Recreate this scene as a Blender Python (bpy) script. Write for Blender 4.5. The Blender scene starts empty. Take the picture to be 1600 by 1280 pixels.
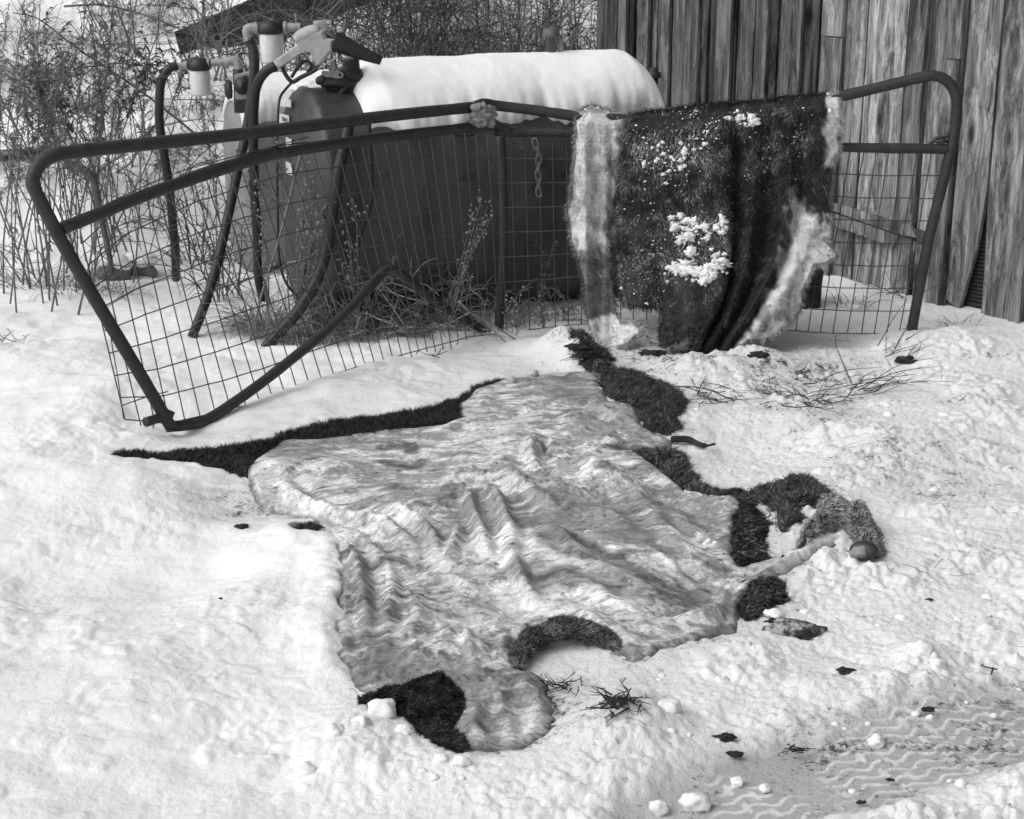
import bpy, bmesh, math, random
import numpy as np
rnd = random.Random(7)
rng = np.random.default_rng(7)
scene = bpy.context.scene
COL = scene.collection
# ------------------------------------------------------------------ camera, sky, sun, exposure
F_PX, CAM_H = 2500.0, 1.75
TH = math.atan(790 / 2500)
cam_d = bpy.data.cameras.new('camera')
cam = bpy.data.objects.new('camera', cam_d)
COL.objects.link(cam)
cam.location = (0, 0, CAM_H)
cam.rotation_euler = (math.pi / 2 - TH, 0, 0)
cam_d.sensor_width = 36
cam_d.lens = F_PX / 1600 * 36
cam_d.clip_start = .05
cam_d.clip_end = 500
cam_d.dof.use_dof = True
cam_d.dof.focus_distance = 4.5
cam_d.dof.aperture_fstop = 13
scene.camera = cam

SUN_EL, SUN_AZ = math.radians(48), math.radians(-115)     # azimuth measured from +Y towards +X
world = bpy.data.worlds.new('World')
scene.world = world
world.use_nodes = True
wn = world.node_tree
sky = wn.nodes.new('ShaderNodeTexSky')
sky.sky_type = 'NISHITA'
sky.sun_disc = False
sky.sun_elevation = SUN_EL
sky.sun_rotation = SUN_AZ
sky.air_density = 1.0
sky.dust_density = 4.0
bw = wn.nodes.new('ShaderNodeRGBToBW')                     # the photograph is black and white
wn.links.new(sky.outputs[0], bw.inputs[0])
wn.links.new(bw.outputs[0], wn.nodes['Background'].inputs[0])
wn.nodes['Background'].inputs[1].default_value = 0.15
sun_d = bpy.data.lights.new('sun', 'SUN')
sun_d.energy = 0.8
sun_d.angle = math.radians(50)
sun = bpy.data.objects.new('sun', sun_d)
COL.objects.link(sun)
sun.rotation_euler = (math.pi / 2 - SUN_EL, 0, -SUN_AZ + math.pi)
sun.location = (-6, -3, 9)
scene.view_settings.view_transform = 'Standard'
scene.view_settings.look = 'None'
scene.view_settings.gamma = 1
scene.view_settings.use_curve_mapping = False
scene.view_settings.exposure = 0.20
scene.cycles.max_bounces = 6
scene.cycles.use_denoising = True

# ------------------------------------------------------------------ pixel <-> world helpers
_s, _c = math.sin(TH), math.cos(TH)
def ray(x, y):
    a = (x - 800) / F_PX; b = (640 - y) / F_PX
    return np.array([a, _c + b * _s, -_s + b * _c])
def rays(px):
    px = np.asarray(px, float)
    a = (px[:, 0] - 800) / F_PX; b = (640 - px[:, 1]) / F_PX
    return np.stack([a, _c + b * _s, -_s + b * _c], 1)
def P(x, y, Y):
    d = ray(x, y); t = Y / d[1]
    return d * t + np.array([0, 0, CAM_H])
def G(x, y, z=0.0):
    d = ray(x, y); t = (z - CAM_H) / d[2]
    return (d * t)[:2]
def Gs(px, z=0.0):
    d = rays(px); t = (z - CAM_H) / d[:, 2]
    return (d * t[:, None])[:, :2]
def proj(X, Y, Z):
    zc = np.maximum(Y * _c + (CAM_H - Z) * _s, .05); v = Y * _s - (CAM_H - Z) * _c
    return 800 + F_PX * X / zc, 640 - F_PX * v / zc

# ------------------------------------------------------------------ noise
def _hash(ix, iy, iz, seed):
    n = (ix.astype(np.int64) * 374761393 + iy.astype(np.int64) * 668265263 + iz * 1274126177 + seed * 362437) & 0xffffffff
    n = ((n ^ (n >> 13)) * 1274126177) & 0xffffffff
    return (n ^ (n >> 16)) & 0xffffff
def perlin(x, y, seed=0):
    x = np.asarray(x, float); y = np.asarray(y, float)
    ix = np.floor(x); iy = np.floor(y); fx = x - ix; fy = y - iy
    u = fx * fx * fx * (fx * (fx * 6 - 15) + 10); v = fy * fy * fy * (fy * (fy * 6 - 15) + 10)
    def g(dx, dy):
        a = _hash(ix + dx, iy + dy, 0, seed) * (2 * math.pi / 16777216)
        return np.cos(a) * (fx - dx) + np.sin(a) * (fy - dy)
    a = g(0, 0); b = g(1, 0); c = g(0, 1); d = g(1, 1)
    return 1.5 * ((a + (b - a) * u) * (1 - v) + (c + (d - c) * u) * v)
def fbm(x, y, seed=0, o=4, gain=.5):
    s = 0; a = 1.0; f = 1.0
    for k in range(o):
        s = s + a * perlin(x * f + 17.3 * k, y * f - 9.1 * k, seed + k); a *= gain; f *= 2.03
    return s
def val3(p, seed=0):
    p = np.asarray(p, float); i = np.floor(p); f = p - i; f = f * f * (3 - 2 * f)
    i = i.astype(np.int64); r = 0
    for dx in (0, 1):
        for dy in (0, 1):
            for dz in (0, 1):
                h = _hash(i[:, 0] + dx, i[:, 1] + dy, i[:, 2] + dz, seed) / 8388608.0 - 1
                w = (f[:, 0] if dx else 1 - f[:, 0]) * (f[:, 1] if dy else 1 - f[:, 1]) * (f[:, 2] if dz else 1 - f[:, 2])
                r = r + h * w
    return r
def sst(a, b, x):
    t = np.clip((np.asarray(x, float) - a) / (b - a), 0, 1)
    return t * t * (3 - 2 * t)
def seg_d(pts, poly, closed):
    pts = np.asarray(pts, float); poly = np.asarray(poly, float)
    A = poly if closed else poly[:-1]; B = np.roll(poly, -1, 0) if closed else poly[1:]
    best = np.full(len(pts), 1e9); near = np.zeros((len(pts), 2))
    for a, b in zip(A, B):
        ab = b - a; L = ab @ ab + 1e-12
        t = np.clip(((pts - a) @ ab) / L, 0, 1)
        q = a + t[:, None] * ab
        d = np.hypot(pts[:, 0] - q[:, 0], pts[:, 1] - q[:, 1])
        m = d < best
        best[m] = d[m]; near[m] = q[m]
    return best, near
def inside(pts, poly):
    pts = np.asarray(pts, float); poly = np.asarray(poly, float)
    r = np.zeros(len(pts), bool); n = len(poly); x = pts[:, 0]; y = pts[:, 1]
    for i in range(n):
        x0, y0 = poly[i]; x1, y1 = poly[(i + 1) % n]
        if y0 == y1: continue
        c = ((y0 > y) != (y1 > y)) & (x < (x1 - x0) * (y - y0) / (y1 - y0) + x0)
        r ^= c
    return r
def sdf(pts, poly):                                        # positive inside
    d, _ = seg_d(pts, poly, True)
    return np.where(inside(pts, poly), d, -d)
def polyline_at(tab, x):
    tab = np.asarray(tab, float)
    return np.interp(x, tab[:, 0], tab[:, 1])
def smooth_line(pts, n=40, closed=False):
    """Catmull-Rom through points"""
    p = np.asarray(pts, float)
    if closed: q = np.vstack([p[-1], p, p[0], p[1]])
    else: q = np.vstack([2 * p[0] - p[1], p, 2 * p[-1] - p[-2]])
    m = len(q) - 3; out = []
    t = np.linspace(0, m, n, endpoint=not closed)
    for u in t:
        i = min(int(u), m - 1); f = u - i
        a, b, c, d = q[i], q[i + 1], q[i + 2], q[i + 3]
        out.append(.5 * (2 * b + (c - a) * f + (2 * a - 5 * b + 4 * c - d) * f * f + (3 * b - a - 3 * c + d) * f ** 3))
    return np.array(out)

# ------------------------------------------------------------------ mesh builder
class MB:
    def __init__(s): s.v = []; s.f = []; s.n = 0; s.a = {}
    def add(s, V, faces, **attr):
        V = np.asarray(V, float)
        for f in faces:
            f = np.asarray(f, np.int64)
            if len(f): s.f.append(f + s.n)
        for k, x in attr.items():
            s.a.setdefault(k, []).append((s.n, np.broadcast_to(np.asarray(x, float), (len(V),))))
        s.v.append(V); s.n += len(V)
        return s
    def tube(s, pts, r, n=8, caps=True, **attr):
        p = np.asarray(pts, float); m = len(p)
        r = np.broadcast_to(np.asarray(r, float), (m,))
        t = np.gradient(p, axis=0); t /= np.linalg.norm(t, axis=1)[:, None] + 1e-12
        u = np.cross(t[0], [0, 0, 1.0])
        if np.linalg.norm(u) < .1: u = np.cross(t[0], [0, 1.0, 0])
        u /= np.linalg.norm(u)
        ang = np.arange(n) * 2 * math.pi / n
        V = np.empty((m, n, 3))
        for i in range(m):
            u = u - t[i] * (u @ t[i]); u /= np.linalg.norm(u) + 1e-12
            w = np.cross(t[i], u)
            V[i] = p[i] + r[i] * (np.cos(ang)[:, None] * u + np.sin(ang)[:, None] * w)
        idx = np.arange(m * n).reshape(m, n); j = np.roll(idx, -1, 1)
        q = np.stack([idx[:-1], j[:-1], j[1:], idx[1:]], -1).reshape(-1, 4)
        fs = [q]
        if caps: fs += [idx[0][::-1][None], idx[-1][None]]
        return s.add(V.reshape(-1, 3), fs, **attr)
    def box(s, c, size, ax=None, **attr):
        c = np.asarray(c, float); h = np.asarray(size, float) / 2
        ax = np.eye(3) if ax is None else np.asarray(ax, float)
        V = np.array([[x, y, z] for x in (-1, 1) for y in (-1, 1) for z in (-1, 1)], float) * h
        return s.add(c + V @ ax, [[[0, 1, 3, 2], [4, 6, 7, 5], [0, 4, 5, 1], [2, 3, 7, 6], [0, 2, 6, 4], [1, 5, 7, 3]]], **attr)
    def lathe(s, prof, o, axis, n=20, **attr):
        prof = np.asarray(prof, float); o = np.asarray(o, float); a = np.asarray(axis, float); a = a / np.linalg.norm(a)
        u = np.cross(a, [0, 1.0, 0.01]); u /= np.linalg.norm(u); w = np.cross(a, u)
        an = np.arange(n) * 2 * math.pi / n
        V = (o + prof[:, None, 1:2] * a + prof[:, None, 0:1] * (np.cos(an)[None, :, None] * u + np.sin(an)[None, :, None] * w))
        m = len(prof); idx = np.arange(m * n).reshape(m, n); j = np.roll(idx, -1, 1)
        q = np.stack([idx[:-1], j[:-1], j[1:], idx[1:]], -1).reshape(-1, 4)
        return s.add(V.reshape(-1, 3), [q, idx[0][::-1][None], idx[-1][None]], **attr)
    def prism(s, A, off, **attr):
        """flat polygon A (n,3) extruded by vector off"""
        A = np.asarray(A, float); n = len(A); B = A + np.asarray(off, float)
        i = np.arange(n); j = (i + 1) % n
        return s.add(np.vstack([A, B]), [i[::-1][None], (i + n)[None], np.stack([i, j, j + n, i + n], 1)], **attr)
    def blob(s, c, r, seed=0, amp=.25, fr=2.2, lev=2, **attr):
        V, F = ICO[lev]
        r = np.broadcast_to(np.asarray(r, float), (3,))
        d = 1 + amp * val3(V * fr + seed * 3.7, seed) + amp * .5 * val3(V * fr * 2.3 + seed, seed + 5)
        return s.add(np.asarray(c, float) + V * d[:, None] * r, [F], **attr)
    def build(s, name, mat, parent=None, loc=None, smooth=True):
        V = np.vstack(s.v) if s.v else np.zeros((0, 3))
        base = np.zeros(3)
        if parent is not None: base = np.array(parent['_o'][:])
        elif loc is not None: base = np.asarray(loc, float)
        V = V - base
        me = bpy.data.meshes.new(name)
        me.vertices.add(len(V)); me.vertices.foreach_set('co', V.ravel().astype(np.float32))
        tot = np.concatenate([np.full(len(f), f.shape[1], np.int32) for f in s.f])
        li = np.concatenate([f.ravel() for f in s.f]).astype(np.int32)
        me.loops.add(len(li)); me.loops.foreach_set('vertex_index', li)
        me.polygons.add(len(tot))
        me.polygons.foreach_set('loop_start', np.concatenate([[0], np.cumsum(tot)[:-1]]).astype(np.int32))
        me.polygons.foreach_set('loop_total', tot)
        me.polygons.foreach_set('use_smooth', np.full(len(tot), smooth))
        for k, L in s.a.items():
            at = me.attributes.new(k, 'FLOAT', 'POINT'); x = np.zeros(len(V), np.float32)
            for st, arr in L: x[st:st + len(arr)] = arr
            at.data.foreach_set('value', x)
        me.update(calc_edges=True); me.validate()
        if mat is not None: me.materials.append(mat)
        o = bpy.data.objects.new(name, me); COL.objects.link(o)
        if parent is not None: o.parent = parent
        else: o.location = base
        o['_o'] = [float(x) for x in base]
        return o
ICO = {}
for lev in (1, 2, 3, 4):
    b_ = bmesh.new(); bmesh.ops.create_icosphere(b_, subdivisions=lev, radius=1)
    b_.verts.ensure_lookup_table()
    ICO[lev] = (np.array([v.co[:] for v in b_.verts]), np.array([[v.index for v in f.verts] for f in b_.faces]))
    b_.free()
def thing(name, label, cat, loc, group=None):
    o = bpy.data.objects.new(name, None); COL.objects.link(o)
    o.empty_display_size = .1
    o.location = [float(x) for x in loc]; o['_o'] = [float(x) for x in loc]
    return tag(o, label, cat, group)
def tag(o, label=None, cat=None, group=None, kind=None):
    if label: o['label'] = label
    if cat: o['category'] = cat
    if group: o['group'] = group
    if kind: o['kind'] = kind
    return o
def copy_tree(o, parent=None):
    c = o.copy(); COL.objects.link(c)
    if parent is not None: c.parent = parent
    for ch in list(o.children): copy_tree(ch, c)
    return c
def sample(V, Q, n, extra=()):
    """n random surface points: position, normal, interpolated extras"""
    V = np.asarray(V, float); Q = np.asarray(Q)
    a, b, c, d = (V[Q[:, i]] for i in range(4))
    N = np.cross(c - a, d - b); A = np.linalg.norm(N, axis=1) + 1e-12
    k = rng.choice(len(Q), n, p=A / A.sum()); u = rng.random(n)[:, None]; v = rng.random(n)[:, None]
    def mix(W):
        W = np.asarray(W, float); W = W[:, None] if W.ndim == 1 else W
        return (W[Q[k, 0]] * (1 - u) + W[Q[k, 1]] * u) * (1 - v) + (W[Q[k, 3]] * (1 - u) + W[Q[k, 2]] * u) * v
    return mix(V), (N / A[:, None])[k], [mix(e) for e in extra]
def fur(mb, R, N, comb, L, w, tone, curl=.5, lift=.5, lock=.016):
    n = len(R)
    comb = np.broadcast_to(np.asarray(comb, float), (n, 3)); L = np.broadcast_to(np.asarray(L, float), (n,)) * (.55 + .9 * rng.random(n))
    j = rng.normal(0, .45, (n, 3))
    d0 = N * lift + comb + j * .6; d0 /= np.linalg.norm(d0, axis=1)[:, None]
    d1 = d0 + comb * curl + rng.normal(0, .35, (n, 3)) - np.array([0, 0, .25]) * curl; d1 /= np.linalg.norm(d1, axis=1)[:, None]
    sd = np.cross(d0, rng.normal(0, 1, (n, 3))); sd /= np.linalg.norm(sd, axis=1)[:, None] + 1e-9
    sd *= w * (.6 + .8 * rng.random(n))[:, None]
    m = R + d0 * (L * .5)[:, None]; e = m + d1 * (L * .5)[:, None]
    if lock:
        cell = np.floor((R + .35 * lock * rng.normal(0, .25, (n, 3))) / lock); hx = [_hash(cell[:, 0], cell[:, 1], cell[:, 2].astype(np.int64), q) / 16777216.0 for q in (1, 2, 3)]
        dc = (cell + np.stack(hx, 1)) * lock - R; dc -= N * (dc * N).sum(1)[:, None]
        m = m + dc * .22; e = e + dc * .62
    V = np.stack([R - sd, R + sd, m + sd * .75, m - sd * .75, e], 1).reshape(-1, 3)
    i = np.arange(n)[:, None] * 5
    mb.add(V, [i + np.array([0, 1, 2, 3]), i + np.array([3, 2, 4])], t=np.repeat(np.broadcast_to(np.asarray(tone, float), (n,)), 5))

# ------------------------------------------------------------------ materials
class NT:
    def __init__(s, name):
        s.m = bpy.data.materials.new(name); s.m.use_nodes = True; s.t = s.m.node_tree
        s.b = s.t.nodes['Principled BSDF']
    def n(s, ty, **kw):
        x = s.t.nodes.new('ShaderNode' + ty)
        for k, v in kw.items(): setattr(x, k, v)
        return x
    def link(s, a, b): s.t.links.new(a, b)
    def coord(s, scale=(1, 1, 1), src='Object'):
        tc = s.n('TexCoord'); mp = s.n('Mapping'); mp.inputs['Scale'].default_value = scale
        s.link(tc.outputs[src], mp.inputs[0]); return mp.outputs[0]
    def noise(s, co, scale, detail=4, rough=.55, dist=0.0):
        x = s.n('TexNoise'); x.inputs['Scale'].default_value = scale; x.inputs['Detail'].default_value = detail
        x.inputs['Roughness'].default_value = rough; x.inputs['Distortion'].default_value = dist
        s.link(co, x.inputs['Vector']); return x.outputs[0]
    def mr(s, v, a, b, c, d, clamp=True):
        x = s.n('MapRange', clamp=clamp)
        s.link(v, x.inputs[0])
        for i, q in enumerate((a, b, c, d)): x.inputs[i + 1].default_value = q
        return x.outputs[0]
    def math(s, op, a, b=None, c=None):
        x = s.n('Math', operation=op)
        for i, q in enumerate((a, b, c)):
            if q is None: continue
            if isinstance(q, (int, float)): x.inputs[i].default_value = q
            else: s.link(q, x.inputs[i])
        return x.outputs[0]
    def mix(s, f, a, b):
        x = s.n('Mix', data_type='FLOAT')
        for i, q in zip((0, 2, 3), (f, a, b)):
            if isinstance(q, (int, float)): x.inputs[i].default_value = q
            else: s.link(q, x.inputs[i])
        return x.outputs[0]
    def attr(s, name):
        x = s.n('Attribute'); x.attribute_name = name; return x.outputs['Fac']
    def ocol(s):
        x = s.n('ObjectInfo'); return x.outputs['Color']
    def out(s, grey, rough=.7, bump=None, bs=.3, bd=.01, spec=.3):
        if isinstance(grey, (int, float)): s.b.inputs['Base Color'].default_value = (grey, grey, grey, 1)
        else:
            s.link(grey, s.b.inputs['Base Color'])
        if isinstance(rough, (int, float)): s.b.inputs['Roughness'].default_value = rough
        else: s.link(rough, s.b.inputs['Roughness'])
        s.b.inputs['Specular IOR Level'].default_value = spec
        if bump is not None:
            x = s.n('Bump'); x.inputs['Strength'].default_value = bs; x.inputs['Distance'].default_value = bd
            s.link(bump, x.inputs['Height']); s.link(x.outputs[0], s.b.inputs['Normal'])
        return s.m
def plain(name, g, var=.35, scale=20, rough=.7, bump=.2, bd=.004, spec=.3):
    m = NT(name); co = m.coord()
    nz = m.noise(co, scale, 5, .6)
    n2 = m.noise(co, scale * 6, 3, .6)
    k = m.math('ADD', m.math('MULTIPLY', nz, .7), m.math('MULTIPLY', n2, .3))
    return m.out(m.mr(k, .3, .7, g * (1 - var), g * (1 + var)), rough, n2, bump, bd, spec)
def snow_mat():
    m = NT('snow'); co = m.coord()
    dirt = m.attr('dirt'); ice = m.attr('ice')
    sp = m.noise(co, 75, 4, .7)
    sp2 = m.noise(co, 14, 5, .65)
    big = m.noise(co, 3, 3, .5)
    thr = m.math('SUBTRACT', .785, m.math('MULTIPLY', dirt, .27))
    speck = m.math('MULTIPLY', m.math('SUBTRACT', m.math('ADD', m.math('MULTIPLY', sp, .55), m.math('MULTIPLY', sp2, .55)), thr), 9.0)
    speck = m.math('MINIMUM', m.math('MAXIMUM', speck, 0.0), 1.0)
    clean = m.mix(m.mr(big, .3, .7, 0, 1), .84, .89)
    icy = m.mr(m.math('ADD', sp2, m.math('MULTIPLY', sp, .4)), .45, 1.0, .36, .60)
    icef = m.math('MINIMUM', m.math('MAXIMUM', m.math('ADD', ice, m.math('MULTIPLY', m.math('SUBTRACT', sp2, .5), m.math('MULTIPLY', ice, 1.2))), 0.0), 1.0)
    dusty = m.math('MULTIPLY', m.math('MULTIPLY', dirt, .25), sp2)
    c = m.mix(icef, m.math('SUBTRACT', clean, dusty), icy)
    c = m.mix(speck, c, .07)
    h = m.math('ADD', m.noise(co, 160, 5, .75), m.math('MULTIPLY', m.noise(co, 42, 5, .65), 1.7))
    h = m.math('MULTIPLY', h, m.mr(dirt, .1, .7, .22, 1.1))
    return m.out(c, .75, h, .8, .006, .2)
def wood_mat():
    m = NT('barn_wood'); tc = m.n('TexCoord'); oi = m.n('ObjectInfo')
    mp = m.n('Mapping'); m.link(tc.outputs['Object'], mp.inputs[0])
    off = m.n('CombineXYZ'); r = m.math('MULTIPLY', oi.outputs['Random'], 37.0)
    m.link(r, off.inputs[0]); m.link(r, off.inputs[2]); m.link(off.outputs[0], mp.inputs['Location'])
    mp.inputs['Scale'].default_value = (1, 1, 1)
    st = m.n('Mapping'); st.inputs['Scale'].default_value = (9, 9, .7); m.link(mp.outputs[0], st.inputs[0])
    # knots
    kn = m.n('TexVoronoi'); kn.inputs['Scale'].default_value = 1.0
    kst = m.n('Mapping'); kst.inputs['Scale'].default_value = (7, 7, 2.6); m.link(mp.outputs[0], kst.inputs[0]); m.link(kst.outputs[0], kn.inputs['Vector'])
    kd = kn.outputs['Distance']
    knot = m.mr(kd, .08, .20, 1, 0)
    warp = m.mr(kd, .05, .55, .35, 0)
    gv = m.n('VectorMath', operation='ADD'); wv = m.n('CombineXYZ'); m.link(warp, wv.inputs[0]); m.link(warp, wv.inputs[1])
    m.link(st.outputs[0], gv.inputs[0]); m.link(wv.outputs[0], gv.inputs[1])
    g1 = m.noise(gv.outputs[0], 1.0, 3, .5, .4)
    g2 = m.noise(gv.outputs[0], 6.0, 5, .65, .5)
    g3 = m.noise(gv.outputs[0], 28.0, 2, .6)
    rings = m.math('SINE', m.math('MULTIPLY', g1, 62.0))
    k = m.math('ADD', m.math('MULTIPLY', g1, .8), m.math('ADD', m.math('MULTIPLY', g2, .8), m.math('MULTIPLY', rings, .05)))
    streak = m.noise(gv.outputs[0], 2.6, 2, .5)
    tone = m.math('MULTIPLY', m.mr(k, .62, 1.02, .38, 1.6), m.mr(streak, .38, .62, .6, 1.3))
    ck = m.n('Mapping'); ck.inputs['Scale'].default_value = (1, 1, .35); m.link(gv.outputs[0], ck.inputs[0])
    crack = m.noise(ck.outputs[0], 7.5, 3, .55)
    tone = m.math('MULTIPLY', tone, m.mr(m.math('ABSOLUTE', m.math('SUBTRACT', crack, .5)), .0, .022, .28, 1))
    tone = m.math('MULTIPLY', tone, m.mr(g3, .3, .7, .78, 1.22))
    tone = m.math('MULTIPLY', tone, m.mr(knot, 0, 1, 1, .18))
    c = m.math('MULTIPLY', tone, m.ocol())
    return m.out(c, .85, m.math('ADD', g2, m.math('MULTIPLY', g3, .6)), .9, .008, .15)
def skin_mat():
    m = NT('raw_skin'); co = m.coord((1, 1, .22))
    t = m.attr('t')
    ds = m.n('TexNoise'); ds.inputs['Scale'].default_value = 2.0; ds.inputs['Detail'].default_value = 4; m.link(co, ds.inputs['Vector'])
    av = m.n('VectorMath', operation='MULTIPLY_ADD'); m.link(ds.outputs['Color'], av.inputs[0]); av.inputs[1].default_value = (.5, .4, .0); m.link(co, av.inputs[2])
    ani = m.n('Mapping'); ani.inputs['Scale'].default_value = (4.2, 9.5, 5); ani.inputs['Rotation'].default_value = (0, 0, .5); m.link(av.outputs[0], ani.inputs[0])
    s1 = m.noise(ani.outputs[0], 2.0, 8, .74, .15)
    s2 = m.noise(ani.outputs[0], 6.0, 7, .76, .15)
    s3 = m.noise(ani.outputs[0], 17.0, 5, .75, .3)
    bl = m.noise(co, 5.0, 8, .74, .2)
    big = m.noise(co, 1.6, 3, .5, .5)
    fine = m.noise(co, 95, 5, .75)
    fl = m.noise(co, 30, 5, .7)
    c = m.mr(bl, .40, .56, .60, .95)
    film = m.mr(m.math('ADD', s1, m.math('MULTIPLY', m.math('SUBTRACT', big, .5), .9)), .455, .535, 0, 1)     # thin grey membrane
    c = m.math('MULTIPLY', c, m.mr(film, 0, 1, .47, 1))
    c = m.math('MULTIPLY', c, m.mr(s2, .38, .52, .68, 1.06))
    c = m.math('MULTIPLY', c, m.mr(m.math('ABSOLUTE', m.math('SUBTRACT', s3, .5)), 0, .04, .78, 1))
    c = m.math('MULTIPLY', c, m.mr(fine, .32, .60, .76, 1.12))
    c = m.math('MULTIPLY', c, m.mr(fl, .575, .67, 1, .36))
    wet = m.noise(ani.outputs[0], 3.3, 8, .76, .3)
    c = m.math('MULTIPLY', c, m.mr(m.math('ADD', wet, m.math('MULTIPLY', m.math('SUBTRACT', fine, .5), .25)), .565, .625, 1, .40))
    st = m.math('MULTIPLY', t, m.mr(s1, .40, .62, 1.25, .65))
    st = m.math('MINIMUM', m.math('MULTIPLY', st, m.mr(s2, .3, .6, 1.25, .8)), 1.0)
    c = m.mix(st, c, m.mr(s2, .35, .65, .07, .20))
    h = m.math('ADD', m.math('MULTIPLY', s2, .8), m.math('ADD', m.math('MULTIPLY', fine, .25), m.math('ADD', m.math('MULTIPLY', s1, .8), m.math('MULTIPLY', s3, .7))))
    return m.out(c, m.mr(s2, .35, .65, .42, .72), h, .8, .008, .4)
def fur_mat(name, dark=.02, pale=.5, rough=.6):
    m = NT(name); t = m.attr('t'); co = m.coord()
    nz = m.noise(co, 18, 4, .6)
    c = m.mix(t, dark, pale)
    c = m.math('MULTIPLY', c, m.mr(nz, .3, .7, .65, 1.35))
    return m.out(c, rough, None, spec=.25)
M = {}
M['snow'] = snow_mat()
M['wood'] = wood_mat()
M['skin'] = skin_mat()
M['fur'] = fur_mat('dark_fur', .018, .88)
M['iron'] = plain('rusty_gate_pipe', .030, .45, 22, .55, .35, .003, .4)
M['wire'] = plain('rusty_wire', .07, .4, 60, .6, .1, .001, .3)
M['tank'] = plain('painted_tank', .040, .28, 5, .45, .05, .002, .4)
def tank_mat():
    m = NT('weathered_tank_paint'); co = m.coord((7, 7, .55)); c2 = m.coord()
    st = m.noise(co, 1.6, 5, .65); ch = m.noise(c2, 34, 5, .7); bl = m.noise(c2, 4, 4, .6)
    c = m.mr(m.math('ADD', m.math('MULTIPLY', st, .6), m.math('MULTIPLY', bl, .5)), .4, .7, .034, .072)
    c = m.math('MULTIPLY', c, m.mr(ch, .62, .68, 1, 1.9))
    c = m.math('MULTIPLY', c, m.mr(m.noise(c2, 11, 5, .7), .30, .42, .45, 1))
    return m.out(c, m.mr(bl, .3, .7, .38, .6), ch, .15, .002, .4)
M['tank'] = tank_mat()
M['tank_end'] = M['tank']
M['paletank'] = plain('pale_tank', .24, .3, 5, .5, .15, .003, .4)
M['rubber'] = plain('black_rubber', .018, .3, 40, .5, .1, .001, .4)
M['black'] = plain('black_iron', .022, .5, 40, .5, .3, .002, .4)
M['paint'] = plain('weathered_cap', .10, .3, 30, .6, .2, .002, .3)
M['chain'] = plain('dull_chain', .13, .4, 40, .5, .2, .002, .4)
M['galv'] = plain('galvanised_pipe', .28, .35, 50, .42, .25, .002, .5)
M['filter'] = plain('white_filter_paint', .62, .22, 22, .4, .1, .001, .5)
M['nozzle'] = plain('worn_aluminium', .36, .3, 35, .45, .25, .002, .5)
M['label'] = plain('paper_label', .62, .25, 60, .6, .05, .001)
M['ink'] = plain('faded_print', .12, .3, 80, .7, 0, .001)
M['weed'] = plain('dry_weed', .15, .5, 9, .85, .2, .002, .1)
M['weeddark'] = plain('dark_dry_weed', .07, .5, 9, .85, .2, .002, .1)
M['twig'] = plain('bare_twig', .10, .5, 14, .85, .2, .002, .1)
M['straw'] = plain('dry_grass', .26, .55, 12, .8, .1, .001, .15)
M['rock'] = plain('stone', .16, .5, 12, .85, .5, .01, .2)
M['slab'] = plain('tarred_panel', .022, .5, 8, .8, .4, .008, .2)
M['foam'] = plain('crusted_foam', .22, .35, 40, .85, .6, .006, .2)
M['debris'] = plain('wet_debris', .03, .6, 30, .8, .4, .004, .2)
M['hoof'] = plain('hoof_horn', .03, .5, 30, .4, .3, .002, .4)
M['pad'] = plain('hoof_sole', .26, .5, 45, .55, .4, .003, .35)
M['lip'] = plain('hide_edge', .42, .4, 30, .55, .4, .003, .35)
M['paletwig'] = plain('pale_twig', .22, .4, 14, .85, .2, .002, .1)
M['evergreen'] = plain('dark_evergreen', .035, .6, 9, .8, .1, .002, .15)
M['void'] = plain('barn_sheathing', .02, .5, 10, .9, .3, .003, .1)
M['shingle'] = plain('roof_felt', .06, .4, 10, .9, .3, .003, .1)

# ------------------------------------------------------------------ outlines of the hides, traced as pixels of the photograph then laid on the ground
FLESH = [(398,712),(415,697),(440,682),(520,679),(600,671),(690,664),(722,656),(716,640),(740,615),(785,602),(825,597),(860,590),(905,588),(940,592),
 (936,612),(956,640),(985,642),(998,655),(1000,672),(1030,685),(1052,690),(1050,700),(1010,706),(968,708),(1000,716),(1036,740),(1072,772),(1108,784),(1156,786),(1158,812),(1146,830),(1148,864),
 (1154,886),(1190,877),(1235,860),(1285,836),(1325,830),(1334,846),(1292,858),(1242,884),(1202,900),(1176,914),(1160,940),(1153,982),(1112,996),(1040,1016),(988,1038),(966,1022),(920,996),(880,990),(840,1000),(818,1024),(812,1046),(836,1052),(856,1072),(863,1100),
 (864,1132),(850,1160),(820,1175),(770,1180),(735,1174),(705,1140),(718,1105),(712,1084),(690,1072),(640,1075),(600,1088),(576,1084),(558,1066),(538,1030),(524,1000),(522,975),
 (530,940),(526,905),(530,880),(522,840),(516,828),(492,822),(478,806),(500,798),(476,784),(410,770),(396,752),(388,732)]
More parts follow.
